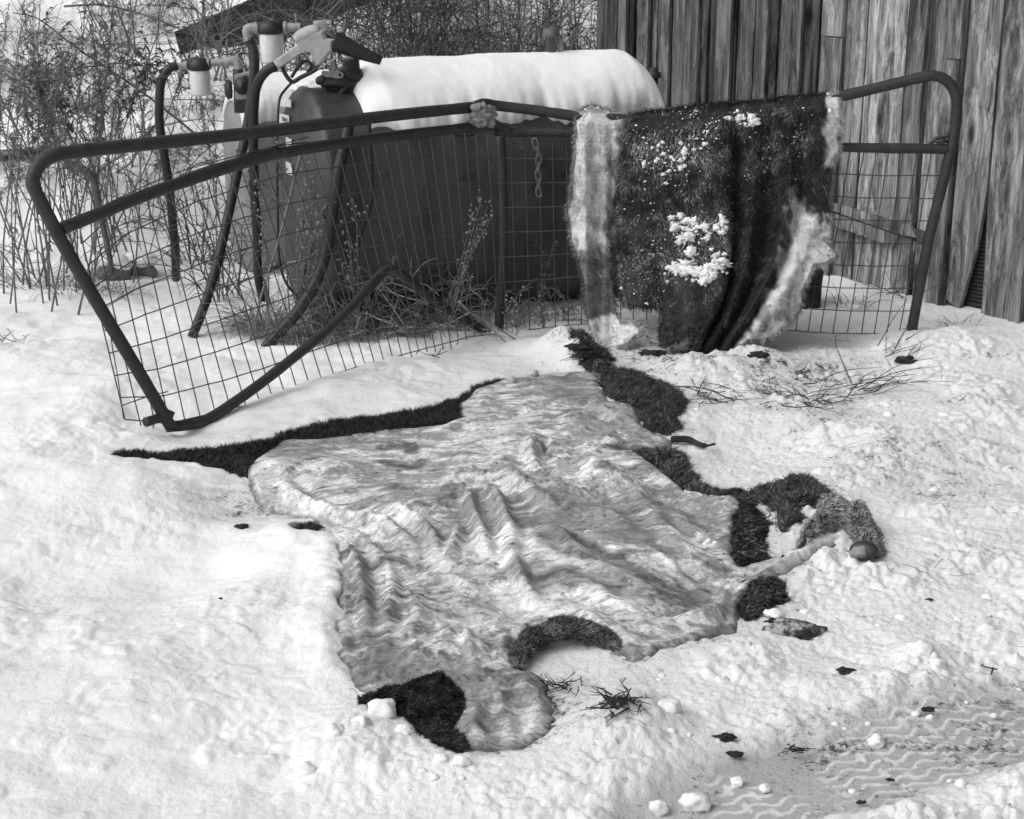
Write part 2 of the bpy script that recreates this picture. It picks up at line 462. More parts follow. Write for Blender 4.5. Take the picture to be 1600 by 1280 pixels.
FLAPS = {
 'A': [(175,714),(230,712),(330,700),(400,684),(440,674),(520,658),(640,646),(715,626),(745,606),(785,599),(792,604),(750,620),(728,642),(730,664),(690,672),(600,682),(520,688),(440,692),(415,704),(400,722),(398,744),(370,738),(340,730),(300,729),(240,723),(182,727)],
 'B': [(932,588),(965,586),(1000,592),(1045,608),(1072,624),(1068,650),(1066,680),(1042,688),(1012,680),(994,664),(992,650),(958,642),(930,612)],
 'C': [(962,712),(1000,708),(1036,703),(1064,706),(1084,732),(1100,762),(1124,776),(1150,784),(1150,796),(1100,792),(1050,764),(1018,738),(985,718)],
 'D': [(1118,770),(1160,766),(1184,788),(1208,828),(1210,868),(1194,888),(1160,892),(1128,880),(1120,826),(1130,802)],
 'E': [(1130,900),(1215,898),(1236,930),(1200,956),(1160,964),(1128,950)],
 'G': [(556,1098),(572,1086),(600,1078),(640,1062),(680,1060),(708,1064),(722,1080),(718,1110),(704,1136),(728,1168),(724,1186),(690,1178),(650,1144),(628,1116),(606,1122),(585,1112)],
 'N': [(450,815),(468,806),(500,804),(514,814),(512,828),(480,832),(455,826)],
}
def to_ground(poly, z=.02): return Gs(np.array(poly, float), z)
def rough_poly(W, step=.02, amp=.006, seed=3):
    out = []
    for i in range(len(W)):
        a, b = W[i], W[(i + 1) % len(W)]
        k = max(1, int(np.linalg.norm(b - a) / step))
        for j in range(k): out.append(a + (b - a) * j / k)
    out = np.array(out)
    d = np.stack([fbm(out[:, 0] * 14, out[:, 1] * 14, seed, 3), fbm(out[:, 0] * 14 + 50, out[:, 1] * 14, seed + 9, 3)], 1)
    return out + d * amp
FLESH_W = rough_poly(to_ground(FLESH), .012, .011, 3)
FLAP_W = {k: rough_poly(to_ground(v, .015), .012, .013, 11) for k, v in FLAPS.items()}

# ------------------------------------------------------------------ terrain height
def hill(X, Y):
    y0 = 8.3 + 2.6 * sst(-.9, 1.2, X)
    d = np.maximum(Y - y0, 0)
    h = .24 * d + .35 * sst(0, .5, d) * sst(1.0, -1.0, X) * .5
    return np.minimum(h, 4.6 - 1.2 * np.exp(-d * .02)) * sst(0, .6, d)
BUMPS = [  # px x, y, radius m, stretch y, height
 (455,850,.20,.7,.030),(430,905,.25,.8,.018),(880,560,.10,.8,.10),(840,545,.16,.7,.05),(905,575,.07,.8,.08),(560,610,.4,.5,.02),(760,580,.3,.5,.015),(300,662,.16,.7,-.045),(220,660,.14,.7,-.02),(420,600,.2,.6,-.02),(1320,528,.30,.5,-.05),
 (955,1150,.10,.7,.035),(1000,1195,.14,.8,.02),(905,1178,.07,.6,.022),(560,1150,.12,.8,.03),(640,1200,.14,.6,.02),(700,1225,.16,.5,.015),(780,1225,.2,.5,.02),(520,1190,.1,.8,.02),
 (1000,530,.2,.6,.05),(1080,590,.2,.6,.05),(1180,590,.3,.6,.05),(1200,575,.14,.6,.045),(1470,540,.3,.6,.05),(1330,465,.25,.6,.06),(1420,700,.4,.5,.05),(1500,640,.4,.5,.05),
 (1040,1150,.12,.8,.015),(1420,1080,.18,.6,.03),(1440,1030,.08,.8,.035),(1300,1090,.2,.5,.015),(1580,1272,.13,.7,.028),(1610,1240,.11,.7,.018),
 (200,1000,.5,.5,.03),(150,620,.5,.6,.05),(60,560,.4,.5,.05),(250,760,.4,.35,.04),(440,735,.10,.5,.03),(100,760,.5,.5,.04),(270,880,.5,.4,-.03),
 (120,900,.6,.3,-.025),(390,780,.22,.4,-.03),(1180,700,.3,.5,-.03),(1250,900,.4,.5,-.02),(600,1240,.3,.5,-.03)]
BW_ = [(G(x, y), r, s, h) for x, y, r, s, h in BUMPS]
def Hs(X, Y):
    """smooth ground"""
    X = np.asarray(X, float); Y = np.asarray(Y, float)
    z = .035 * fbm(X * .8, Y * .8, 21, 3) + hill(X, Y)
    z = z + (.10 * fbm(X * .55, Y * .55, 33, 4) + .05 * fbm(X * 2.1, Y * 2.1, 35, 4)) * sst(8.2, 9.6, Y)
    for c, r, s, h in BW_:
        d2 = ((X - c[0]) / r) ** 2 + ((Y - c[1]) / (r * s * 1.6)) ** 2
        z = z + h * np.exp(-d2 * 1.3) * (d2 < 6)
    return z
def Z(x, y): return float(Hs(np.array([x]), np.array([y]))[0])
def GH(x, y):
    """where the sight line of a pixel meets the ground"""
    d = ray(x, y); t = np.linspace(2.2, 40, 3800)
    p = d[None] * t[:, None]; p[:, 2] += CAM_H
    k = np.argmax(p[:, 2] < Hs(p[:, 0], p[:, 1]))
    return p[k]
def ledge(px, py):
    """trodden-in hollow beside the left edge of the hide, as a function of where it lies"""
    return None
def trampled(px, py):
    r = sst(1000, 1140, px + .25 * (900 - py)) * sst(470, 560, py)
    b = sst(1000, 1120, py) * sst(420, 620, px) * .7
    return np.clip(np.maximum(r, b), 0, 1)
def ground():
    a_in = np.concatenate([np.linspace(-.66, -.41, 110), np.linspace(-.40, .40, 660), np.linspace(.41, .66, 110)])
    g = np.geomspace(1, 60, 26)[1:]
    a = np.concatenate([-.66 * g[::-1], a_in, .66 * g])
    yf = np.geomspace(2.3, 9.0, 690)
    yb = np.geomspace(9.0, 200, 170)[1:]
    y = np.concatenate([np.array([-40, -20, -10, -5, -2, 0, 1, 1.6, 2.0, 2.2]), yf, yb])
    A, Y = np.meshgrid(a, y)
    X = A * np.maximum(Y, 2.3)
    sh = X.shape; X = X.ravel(); Y = Y.ravel()
    z = Hs(X, Y)
    px, py = proj(X, Y, 0 * X)
    near = (Y > 2.0) & (Y < 12) & (np.abs(X) < .70 * np.maximum(Y, 2.3))
    tr = np.where(near, trampled(px, py), 0)
    dz = np.zeros_like(z); n = near
    x_, y_ = X[n], Y[n]; t_ = tr[n]; pxn, pyn = px[n], py[n]
    # sparse soft relief everywhere, broken clods where it was walked on
    lum = np.abs(perlin(x_ * 5.5 + .3 * perlin(x_ * 9, y_ * 9, 4), y_ * 5.5, 41)); lum2 = np.abs(perlin(x_ * 12, y_ * 12, 43)); lum3 = np.abs(perlin(x_ * 27, y_ * 27, 47))
    patch = sst(-.15, .35, perlin(x_ * 1.7, y_ * 1.7, 55)); patch2 = sst(-.2, .3, perlin(x_ * 3.1, y_ * 3.1, 57))
    lum4 = np.abs(perlin(x_ * 48 + 2 * perlin(x_ * 20, y_ * 20, 5), y_ * 48, 49))
    d = t_ * (.022 * lum * (.3 + .8 * patch) + .022 * lum2 * (.2 + patch2) + .014 * lum3 * (.2 + .9 * patch2) + .011 * lum4 * (.15 + .85 * patch2) * sst(-.2, .3, perlin(x_ * 4, y_ * 4, 58)))
    d += (1 - t_) * (.012 * fbm(x_ * 4, y_ * 4, 61, 3) + .010 * lum2 * patch * patch2 + .004 * lum3 * patch + .014 * np.abs(perlin(x_ * 3, y_ * 7, 62)) * patch2)
    d += .0025 * fbm(x_ * 55, y_ * 55, 71, 2) * (.5 + t_)
    # trodden, streaky snow in the left foreground: marks run gently up to the right
    fore = sst(820, 1000, pyn) * sst(640, 400, pxn)
    u = x_ * .93 + y_ * .36; v = -x_ * .36 + y_ * .93
    d += fore * (.0045 * fbm(u * 2.2, v * 13, 81, 3) + .006 * fbm(u * 1.1, v * 3.2, 83, 3) + .007 * sst(.2, .6, fbm(x_ * 6, y_ * 6, 85, 3)) + .004 * np.abs(perlin(x_ * 22, y_ * 22, 86)) * patch)
    d -= (1 - t_) * .007 * sst(.45, .75, perlin(x_ * 2.6 + 5, y_ * 2.6, 88)) * (1 + .4 * perlin(x_ * 15, y_ * 15, 89))
    # tyre track: flattened dirty band with tread ribs
    trk_line = np.array([(880,1330),(1040,1250),(1150,1200),(1300,1150),(1450,1105),(1640,1055)], float)
    band_d, _ = seg_d(np.stack([pxn, pyn], 1), np.array([(1010,1330),(1180,1245),(1330,1205),(1480,1165),(1660,1120)], float), False)
    side = sst(104, 34, band_d)
    edge_n = fbm(x_ * 6, y_ * 6, 91, 3)
    band = np.clip(side * 1.35 + .35 * edge_n * sst(.02, .3, side) , 0, 1)
    p0 = G(1180, 1245); p1 = G(1480, 1165); dr = (p1 - p0) / np.linalg.norm(p1 - p0)
    U = (x_ - p0[0]) * dr[0] + (y_ - p0[1]) * dr[1]; Vv = -(x_ - p0[0]) * dr[1] + (y_ - p0[1]) * dr[0]
    wav = .010 * np.sin(U * 2 * math.pi / .085) + .004 * perlin(U * 14, Vv * 14, 93)
    q = (Vv + wav) / .038; fr = np.abs(q - np.round(q)); row = np.round(q)
    rib = sst(.20, .09, fr)
    q2 = (U + .042 * (np.mod(row, 2))) / .17; fr2 = np.abs(q2 - np.round(q2)); rib2 = sst(.06, .025, fr2)
    keep = sst(-.45, -.05, perlin(U * 4.5, Vv * 4.5, 95) + .15)
    ribs = np.maximum(rib, rib2) * keep * band * sst(1050, 1150, pxn) * sst(115, 50, band_d)
    d = d * (1 - .88 * band) - .007 * band + .0034 * ribs * (.4 + .9 * patch2)
    ice = band * (1 - .97 * ribs)
    # the hide has been trodden into the snow
    W = np.stack([x_, y_], 1)
    bb = (pxn > 150) & (pxn < 1260) & (pyn > 560) & (pyn < 1210)
    hd = np.full(len(x_), -9.0)
    for poly in [FLESH_W] + list(FLAP_W.values()):
        lo = poly.min(0) - .15; hi = poly.max(0) + .15
        k = bb & (x_ > lo[0]) & (x_ < hi[0]) & (y_ > lo[1]) & (y_ < hi[1])
        if k.any(): hd[k] = np.maximum(hd[k], sdf(W[k], poly))
    hd = hd - (.010 + .030 * np.clip(fbm(x_ * 9, y_ * 9, 97, 3), -.2, 1)) * (hd > -.2)
    under = sst(-.008, .014, hd)
    rim = sst(-.14, -.012, hd) * (1 - under)
    leftrim = sst(560, 500, pxn) * sst(790, 830, pyn) * sst(1100, 1050, pyn)
    d = d * (1 - under) * (1 - .7 * rim) - .05 * under + rim * (leftrim * .024 + .006)
    d += rim * .007 * np.abs(perlin(x_ * 16, y_ * 16, 98))
    dz[n] = d
    z = z + dz
    dirt = np.zeros_like(z); icea = np.zeros_like(z)
    sm = sst(120, 20, np.hypot((pxn - 370) / 1.4, (pyn - 772) * 2.6))
    bl = sst(260, 60, np.hypot((pxn - 1000) / 1.6, (pyn - 560) * 2.2))
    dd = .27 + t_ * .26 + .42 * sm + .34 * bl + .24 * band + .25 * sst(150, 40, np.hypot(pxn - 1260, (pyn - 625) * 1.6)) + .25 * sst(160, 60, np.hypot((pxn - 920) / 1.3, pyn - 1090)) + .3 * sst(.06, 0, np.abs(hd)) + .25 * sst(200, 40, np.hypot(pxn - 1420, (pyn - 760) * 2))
    hillside = sst(8.2, 8.9, y_) * sst(-.15, .35, x_ * -.4)
    dd = dd + hillside * .75 * sst(.05, .45, fbm(x_ * 1.6, y_ * .9, 66, 3))
    dirt[n] = np.clip(dd + .18 * perlin(x_ * 3, y_ * 3, 99), 0, 1.15)
    icea[n] = np.clip(ice * .95 + .5 * sm * sst(0, .4, perlin(x_ * 7, y_ * 22, 77)), 0, 1)
    V = np.stack([X, Y, z], 1); idx = np.arange(len(X)).reshape(sh)
    Q = np.stack([idx[:-1, :-1], idx[:-1, 1:], idx[1:, 1:], idx[1:, :-1]], -1).reshape(-1, 4)
    mb = MB(); mb.add(V, [Q], dirt=dirt, ice=icea)
    return tag(mb.build('snowy_ground', M['snow']), kind='structure')
ground()

# ------------------------------------------------------------------ barn wall of separate weathered boards
WA = np.append(G(1560, 495), 0.0)
AZ = math.radians(35)
WU = np.array([-math.sin(AZ), math.cos(AZ), 0.0])          # along the wall, away from the camera
WN = np.array([-math.cos(AZ), -math.sin(AZ), 0.0])         # outwards
def wall_t(x, y, off=0.0):
    d = ray(x, y); o = np.array([0, 0, CAM_H])
    t = ((WA + WN * off - o) @ WN) / (d @ WN); p = o + d * t
    return (p - WA) @ WU, p[2]
barn = thing('barn', 'weathered board barn with dark knotty vertical planks and a broken rail', 'barn', WA + WU * 1.2)
WT = 3.6
def board(name, t0, t1, z0, z1, thick, off, tone, b0=0.0, b1=0.0, parent=barn, lean=0.0, notch=None):
    """a plank with a slightly irregular outline, split in height so that its edge wanders"""
    n = 14; zz = np.linspace(z0, z1, n); s = rnd.random() * 100
    e0 = t0 + .004 * perlin(zz * 1.3 + s, zz * 0 + s); e1 = t1 + .004 * perlin(zz * 1.3 + s + 40, zz * 0 + s)
    if notch is not None: e0, e1 = notch(zz, e0, e1)
    cup = .004 * rnd.uniform(-1, 1)
    bow = off + .006 * perlin(zz * .9 + s, zz * 0 + 3) * 1.0
    bot = np.zeros(n); 
    mb = MB(); V = []
    for i in range(n):
        for e, w in ((e0[i], 0), ((e0[i] + e1[i]) / 2, cup), (e1[i], 0)):
            zb = zz[i]
            if i == 0: zb += b0 if e == e0[i] else (b1 if e == e1[i] else (b0 + b1) / 2)
            p = WA + WU * e + WN * (bow[i] + w); V.append([p[0], p[1], zb])
    V = np.array(V); B = V - WN * thick
    m = len(V); F = []
    for i in range(n - 1):
        for k in (0, 1):
            a = i * 3 + k; F.append([a, a + 1, a + 4, a + 3]); F.append([a + m, a + 3 + m, a + 4 + m, a + 1 + m])
        for k in (0, 2):
            a = i * 3 + k; F.append([a, a + 3, a + 3 + m, a + m] if k == 0 else [a, a + m, a + 3 + m, a + 3])
    for k in (0, 1):
        F.append([k, k + m, k + 1 + m, k + 1]); a = (n - 1) * 3 + k; F.append([a, a + 1, a + 1 + m, a + m])
    mb.add(np.vstack([V, B]), [F])
    o = mb.build(name, M['wood'], parent, smooth=False)
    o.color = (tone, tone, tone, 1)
    return o
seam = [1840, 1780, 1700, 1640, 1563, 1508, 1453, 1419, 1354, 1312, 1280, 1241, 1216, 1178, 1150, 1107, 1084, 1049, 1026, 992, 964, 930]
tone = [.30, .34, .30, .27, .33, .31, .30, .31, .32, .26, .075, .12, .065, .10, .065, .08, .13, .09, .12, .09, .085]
for i in range(len(seam) - 1):
    t0, _ = wall_t(seam[i], 80); t1, _ = wall_t(seam[i + 1], 80)
    nt = None; z0 = -.12
    if seam[i] == 1563:                                    # live-edged board with a bite out of its foot
        def nt(zz, a, b): return a + (b - a) * .55 * sst(.42, .02, zz), b
    if seam[i] == 1640: 
        def nt(zz, a, b): return a, b - .02 * sst(.5, 0, zz)
    if seam[i] == 1563: z0 = .0
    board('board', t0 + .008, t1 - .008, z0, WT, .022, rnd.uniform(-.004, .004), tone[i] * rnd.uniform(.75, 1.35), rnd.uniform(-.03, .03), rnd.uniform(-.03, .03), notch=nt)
bats = [(1322, 1290, 57, .20), (1452, 1425, None, .19), (1507, 1482, 92, .21), (1256, 1240, None, .13), (1204, 1190, None, .14), (1146, 1124, None, .16), (1096, 1082, None, .13), (1050, 1036, None, .15), (1018, 1004, None, .14), (984, 972, None, .15), (1640, 1622, None, .2), (1730, 1712, None, .2)]
for a, b, sp, tn in bats:
    t0, _ = wall_t(a, 80); t1, _ = wall_t(b, 80)
    if sp:
        _, zs = wall_t((a + b) / 2, sp)
        board('batten', t0, t1, -.1, zs - .003, .02, .030, tn); board('batten', t0 + .002, t1 + .003, zs + .003, WT, .02, .032, tn * .95)
    else:
        board('batten', t0, t1, -.1, WT, .02, .030, tn)
def wall_quad(name, pts, off, thick, tn):
    A = []
    for x, y in pts:
        t, z = wall_t(x, y, off); A.append(WA + WU * t + WN * off + np.array([0, 0, z]))
    o = MB().prism(np.array(A)[::-1], -WN * thick).build(name, M['wood'], barn, smooth=False)
    o.color = (tn, tn, tn, 1); return o
wall_quad('rail', [(1296, 316), (1420, 353), (1434, 372), (1400, 365), (1296, 328)], .045, .02, .25)
wall_quad('rail', [(1298, 333), (1402, 368), (1396, 386), (1300, 352)], .048, .02, .27)
wall_quad('rail', [(1428, 358), (1443, 362), (1441, 377), (1426, 371)], .042, .02, .24)
wall_quad('rail', [(1428, 378), (1442, 384), (1440, 398), (1426, 392)], .043, .02, .25)
mb = MB()                                                  # sheathing behind the planks and the rest of the barn's shell
t_l, t_r = wall_t(930, 80)[0], -3.2
c = WA + WU * (t_l + t_r) / 2 - WN * .10
mb.box(c + np.array([0, 0, 1.7]), (t_l - t_r - .04, .06, 3.7), np.array([WU, WN, [0, 0, 1]]))
mb.build('sheathing', M['void'], barn, smooth=False)
mb = MB()
for k in range(22):
    mb.tube([WA + WU * -.05 - WN * .04 + np.array([0, 0, .02 + k * .018]), WA + WU * .32 - WN * .04 + np.array([0, 0, .02 + k * .018])], .009, 6)
mb.build('corrugated_sheet', M['black'], barn)
for t in (t_l - .03, t_r + .03):
    MB().box(WA + WU * t - WN * 2.2 + np.array([0, 0, 1.7]), (.04, 4.1, 3.7), np.array([WU, WN, [0, 0, 1]])).build('end_wall', M['void'], barn, smooth=False)
MB().box(WA + WU * (t_l + t_r) / 2 - WN * 2.0 + np.array([0, 0, WT + .22]), (t_l - t_r + .3, 4.6, .1), np.array([WU, WN * .97 + np.array([0, 0, -.24]), [0, 0, 1]])).build('roof', M['shingle'], barn, smooth=False)

# ------------------------------------------------------------------ fuel tank
TA = math.radians(24)
TU = np.array([math.cos(TA), math.sin(TA), 0]); TN = np.array([TU[1], -TU[0], 0]); UP = np.array([0, 0, 1.0])
def obround(w, h, n=14):
    r = w / 2; a = np.linspace(0, math.pi, n)
    top = np.stack([r * np.cos(a), h - r + r * np.sin(a)], 1); bot = np.stack([-r * np.cos(a), r - r * np.sin(a)], 1)
    return np.vstack([top, bot])
def tank_body(mb, O, L, w, h, dome=.05):
    pr = obround(w, h); secs = []
    for d, s in ((-dome, 0.55), (-dome * .72, .82), (-dome * .3, .955), (0, 1.0), (.012, 1.012), (.03, 1.0), (L - .03, 1.0), (L - .012, 1.012), (L, 1.0), (L + dome * .3, .955), (L + dome * .72, .82), (L + dome, .55)):
        c = np.array([0, h / 2]); q = c + (pr - c) * (np.array([1, 1]) * s if s >= 1 else 1 - (1 - s) * np.array([1, w / h]))
        secs.append(O + TU * d + q[:, :1] * TN + q[:, 1:] * UP)
    V = np.array(secs); m, n = V.shape[:2]; idx = np.arange(m * n).reshape(m, n); j = np.roll(idx, -1, 1)
    mb.add(V.reshape(-1, 3), [np.stack([idx[:-1], idx[1:], j[1:], j[:-1]], -1).reshape(-1, 4), idx[0][None], idx[-1][::-1][None]])
TW, THT, TL = .70, 1.04, 1.52
TO = np.array([-.885, 6.85, -.03])
tank = thing('fuel_tank', 'dark painted obround fuel tank behind the bent gate with thick snow on its top', 'fuel tank', TO + TU * TL / 2)
mb = MB(); tank_body(mb, TO, TL, TW, THT); mb.build('tank_body', M['tank'], tank)
for k, (a, b) in enumerate(((.12, .26), (.12, -.26), (TL - .12, .26), (TL - .12, -.26))):
    MB().tube([TO + TU * a + TN * b + UP * .12, TO + TU * a + TN * b - UP * .1], .022, 8).build('leg', M['black'], tank)
def on_tank(x, y):
    """point on the tank's surface seen at a pixel (plane of the end or of the side)"""
    return None
def plane_pt(x, y, p0, n):
    d = ray(x, y); o = np.array([0, 0, CAM_H]); t = ((p0 - o) @ n) / (d @ n); return o + d * t
ENDP = TO - TU * .052
def end_q(x0, y0, x1, y1, off=.002):
    return [plane_pt(a, b, ENDP - TU * off, TU) for a, b in ((x0, y0), (x1, y0 + 4), (x1, y1 + 2), (x0, y1))]
for q, nm, mt in ((end_q(438, 152, 455, 166), 'label', 'label'), (end_q(437, 177, 452, 194), 'label', 'label'), (end_q(447, 214, 456, 234), 'label', 'label'), (end_q(447, 252, 457, 272, .002), 'label', 'label')):
    o = MB().prism(np.array(q), -TU * .002).build(nm, M[mt], tank, smooth=False)
MB().prism(np.array(end_q(441, 182, 449, 189, .0045)), -TU * .001).build('print_block', M['ink'], tank, smooth=False)
vp = plane_pt(861, 100, TO, TN); top = TO + UP * THT
def tk(s, a=0.0, z=THT): return TO + TU * s + TN * a + UP * z
# find the station along the tank of a pixel column, on its ridge line
def station(x, z=THT):
    s = np.linspace(-.2, 1.8, 400); q = [proj(*tk(v, 0, z))[0] for v in s]; return float(np.interp(x, q, s))
sv = station(861)
mb = MB(); mb.lathe([(.022, -.05), (.022, .17), (.024, .17), (.024, .175)], tk(sv), UP, 14); mb.lathe([(.0, .172), (.036, .172), (.040, .182), (.036, .198), (.022, .212), (.0, .216)], tk(sv), UP, 14)
mb.build('vent_cap', M['paint'], tank)
sg = station(876)
mb = MB(); mb.lathe([(.014, -.05), (.014, .135), (.011, .14), (.011, .16), (.004, .165)], tk(sg), UP, 12); mb.build('level_gauge', M['galv'], tank)
sl = station(682, THT - .2)
c = tk(sl, .27, THT - .17); mb = MB()
mb.tube([c + TU * (.062 * math.cos(a)) + TN * .05 * 1 + UP * (-.022 * math.sin(a)) + TN * .02 * math.sin(a) for a in np.linspace(0, math.pi, 12)], .006, 6); mb.build('lifting_lug', M['black'], tank)
def snow_cap(name, O, s0, s1, w, h, thick, label, seed):
    """snow lying on a rounded top, with a ragged front edge"""
    r = w / 2; ns, na = 130, 64; s = np.linspace(s0, s1, ns)
    V = []; Vi = []
    for i, sv_ in enumerate(s):
        e = .97 + .10 * perlin(np.array([sv_ * 7 + seed]), np.array([0.5]), 5)[0] + .06 * perlin(np.array([sv_ * 26 + seed]), np.array([0.5]), 6)[0]
        endf = min(1.0, math.sqrt(max(0.0, min((sv_ - s0), (s1 - sv_)) / .10)))
        for a in np.linspace(-e, e, na):
            edge = math.sqrt(max(0, 1 - (a / e) ** 6))
            nz = .008 * fbm(np.array([sv_ * 2.6]), np.array([a * 1.3]), seed, 3)[0] + .0012 * fbm(np.array([sv_ * 30]), np.array([a * 11]), seed + 4, 2)[0]
            k = (thick * (.55 + .45 * math.cos(a)) + nz) * edge * (endf * .9 + .1)
            q = r + max(k, .003); cz = h - r
            d = np.array([math.sin(a) * q, cz + math.cos(a) * q * (1 + .05 * endf * math.cos(a))])
            V.append(O + TU * (sv_) + TN * d[0] + UP * d[1])
    V = np.array(V); idx = np.arange(ns * na).reshape(ns, na)
    # inner face so that the cap is a closed body
    Vi = np.array([O + TU * sv_ + TN * math.sin(a) * (r - .02) + UP * (h - r + math.cos(a) * (r - .02)) for sv_ in s for a in np.linspace(-1.0, 1.0, na)])
    m = ns * na
    Q = np.stack([idx[:-1, :-1], idx[1:, :-1], idx[1:, 1:], idx[:-1, 1:]], -1).reshape(-1, 4)
    per = np.concatenate([idx[0, :], idx[1:, -1], idx[-1, -2::-1], idx[-2:0:-1, 0]]); pn = np.roll(per, -1)
    mb = MB(); mb.add(np.vstack([V, Vi]), [Q, Q[:, ::-1] + m, np.stack([per, pn, pn + m, per + m], 1)], dirt=0.05, ice=0)
    return tag(mb.build(name, M['snow'], loc=O), label, 'snow', kind='stuff')
snow_cap('tank_snow', TO, .19, TL + .075, TW, THT, .085, 'thick smooth snow lying along the top of the dark fuel tank', 12)

mb = MB()
for x, y, r_, Yd in ((482, 136, .05, 6.93), (500, 142, .06, 6.92), (520, 150, .055, 6.88), (532, 168, .045, 6.82), (540, 192, .03, 6.76), (463, 140, .03, 6.94)):
    mb.blob(P(x, y, Yd), (r_, r_ * .8, r_ * .55), int(x), .3, 1.8, 3, dirt=0, ice=0)
tag(mb.build('snow_patch', M['snow'], loc=P(500, 142, 6.9)), 'snow patch on the end of the dark tank below the nozzle', 'snow', kind='stuff')
# second, paler tank behind to the left
T2 = np.array([-1.33, 7.85, .0]); T2H = .86
tank2 = thing('fuel_tank', 'pale streaked upright tank half hidden behind the dark tank', 'fuel tank', T2 + TU * .5)
mb = MB(); tank_body(mb, T2, .55, .46, T2H); mb.build('tank_body', M['paletank'], tank2)
snow_cap('tank_snow', T2, -.03, .56, .46, T2H, .09, 'rounded snow on top of the pale tank behind the hoses', 31)

# ------------------------------------------------------------------ pumps, filters, hoses and nozzle
def line(pts, Y, n=40):
    """smooth line through (x, y[, Y]) pixels at depth Y"""
    return smooth_line([P(p[0], p[1], p[2] if len(p) > 2 else Y) for p in pts], n)
def spin_filter(Y, x, y0, y1, w, label, arms, elbow, kind):
    """spin-on filter can below a black head, with its pipe"""
    a = P(x, y0, Y); b = P(x, y1, Y); h = a[2] - b[2]; r = w / 2 / 360 * (Y / 6.9)
    t = thing('fuel_filter', label, 'filter', a)
    mb = MB(); mb.lathe([(r * .2, -h), (r * .82, -h), (r * .97, -h * .96), (r, -h * .9), (r, -.012), (r * .94, -.004), (r * .94, 0)], a, UP, 24); mb.build('filter_can', M['filter'], t)
    hb = MB(); hb.lathe([(r * .95, 0), (r * 1.08, .004), (r * 1.1, .028), (r * .8, .05), (r * .5, .056)], a, UP, 20)
    hb.tube([a + np.array([-r * 1.15, 0, .03]), a + np.array([r * 1.15, 0, .03])], .021, 12)
    hb.build('filter_head', M['black'], t)
    for pts, rad, mt, nm in arms:
        mb = MB(); mb.tube(line(pts, Y, 16), rad, 12); mb.build(nm, M[mt], t)
    for pts, rad in elbow:
        mb = MB(); mb.tube(line(pts, Y, 10), rad, 12); mb.build('collar', M['galv'], t)
    return t
YF1 = 7.45
spin_filter(YF1, 312, 110, 149, 31, 'round pale spin-on filter at the left, lower of the two pipes', [
    [[(328, 99), (345, 97), (357, 97)], .017, 'galv', 'pipe'], [[(352, 97), (367, 95), (372, 101), (373, 112)], .021, 'galv', 'elbow'], [[(292, 102), (275, 103)], .014, 'galv', 'hose_barb']],
    [[[(324, 99), (328, 99)], .024], [[(288, 102), (293, 102)], .02]], 1)
YF2 = 7.0
spin_filter(YF2, 423, 53, 99, 35, 'taller spotted white filter on the upper pipe above the nozzle', [
    [[(445, 43), (472, 43)], .019, 'galv', 'pipe'], [[(470, 42), (490, 41)], .022, 'black', 'coupling'], [[(487, 41), (501, 39), (508, 44), (510, 56)], .020, 'galv', 'elbow'],
    [[(402, 44), (389, 44), (386, 50), (388, 60)], .020, 'galv', 'elbow']],
    [[[(398, 44), (404, 44)], .025], [[(443, 43), (448, 43)], .025], [[(387, 57), (389, 63)], .021]], 2)
# the pump below the left filter
t = thing('fuel_pump', 'small rusty hand pump standing on the pale tank under the filter pipe', 'pump', P(375, 150, YF1))
mb = MB(); mb.tube([P(372, 108, YF1), P(374, 176, YF1)], .024, 10)
mb.build('stand_pipe', M['iron'], t)
c = P(381, 142, YF1 - .05)
mb = MB(); mb.prism([P(x, y, YF1 - .09) for x, y in ((366, 118), (390, 113), (394, 135), (392, 170), (371, 176), (367, 150))][::-1], (0, .1, 0)); mb.build('pump_body', M['galv'], t, smooth=False)
mb = MB(); mb.lathe([(.0, 0), (.034, 0), (.04, .01), (.034, .022), (.018, .026), (.012, .04), (0, .042)], P(379, 134, YF1 - .09), (0, -1, 0), 20); mb.build('rotor_cover', M['black'], t)
mb = MB(); mb.tube(smooth_line([P(x, y, YF1 - .1) for x, y in ((372, 145), (372, 128), (384, 120), (391, 134), (386, 146))], 24), .007, 8); mb.build('crank', M['black'], t)
mb = MB(); mb.lathe([(0, 0), (.04, 0), (.045, .02), (.03, .03), (0, .032)], P(362, 140, YF1), (-1, -.3, 0), 16); mb.build('flange', M['iron'], t)
mb = MB(); mb.box(P(378, 166, YF1 - .095), (.05, .012, .06)); mb.build('outlet', M['black'], t, smooth=False)
# the pump bracket on the dark tank and its stand pipe
YB = 6.86
t = thing('pump_bracket', 'black iron pump mount on the dark tank that carries the nozzle holster', 'pump', P(548, 160, YB))
mb = MB(); mb.tube(line([(548, 92), (550, 110), (548, 150), (549, 190), (545, 240)], YB, 14), .034, 12); mb.build('stand_pipe', M['black'], t)
mb = MB(); mb.blob(P(528, 128, YB - .02), (.075, .05, .035), 3, .25, 2); mb.blob(P(548, 118, YB), (.055, .055, .05), 5, .2, 2); mb.blob(P(505, 126, YB - .02), (.035, .03, .022), 6, .3, 2); mb.box(P(530, 138, YB), (.10, .08, .02)); mb.build('pump_body', M['black'], t)
mb = MB(); mb.prism([P(x, y, YB - .06) for x, y in ((503, 111), (532, 112), (537, 116), (535, 122), (528, 123), (502, 118))][::-1], (0, .012, 0)); mb.build('latch_plate', M['galv'], t, smooth=False)
mb = MB(); mb.prism([P(x, y, YB - .055) for x, y in ((515, 92), (522, 90), (524, 112), (517, 113))][::-1], (0, .012, 0)); mb.build('latch_arm', M['galv'], t, smooth=False)
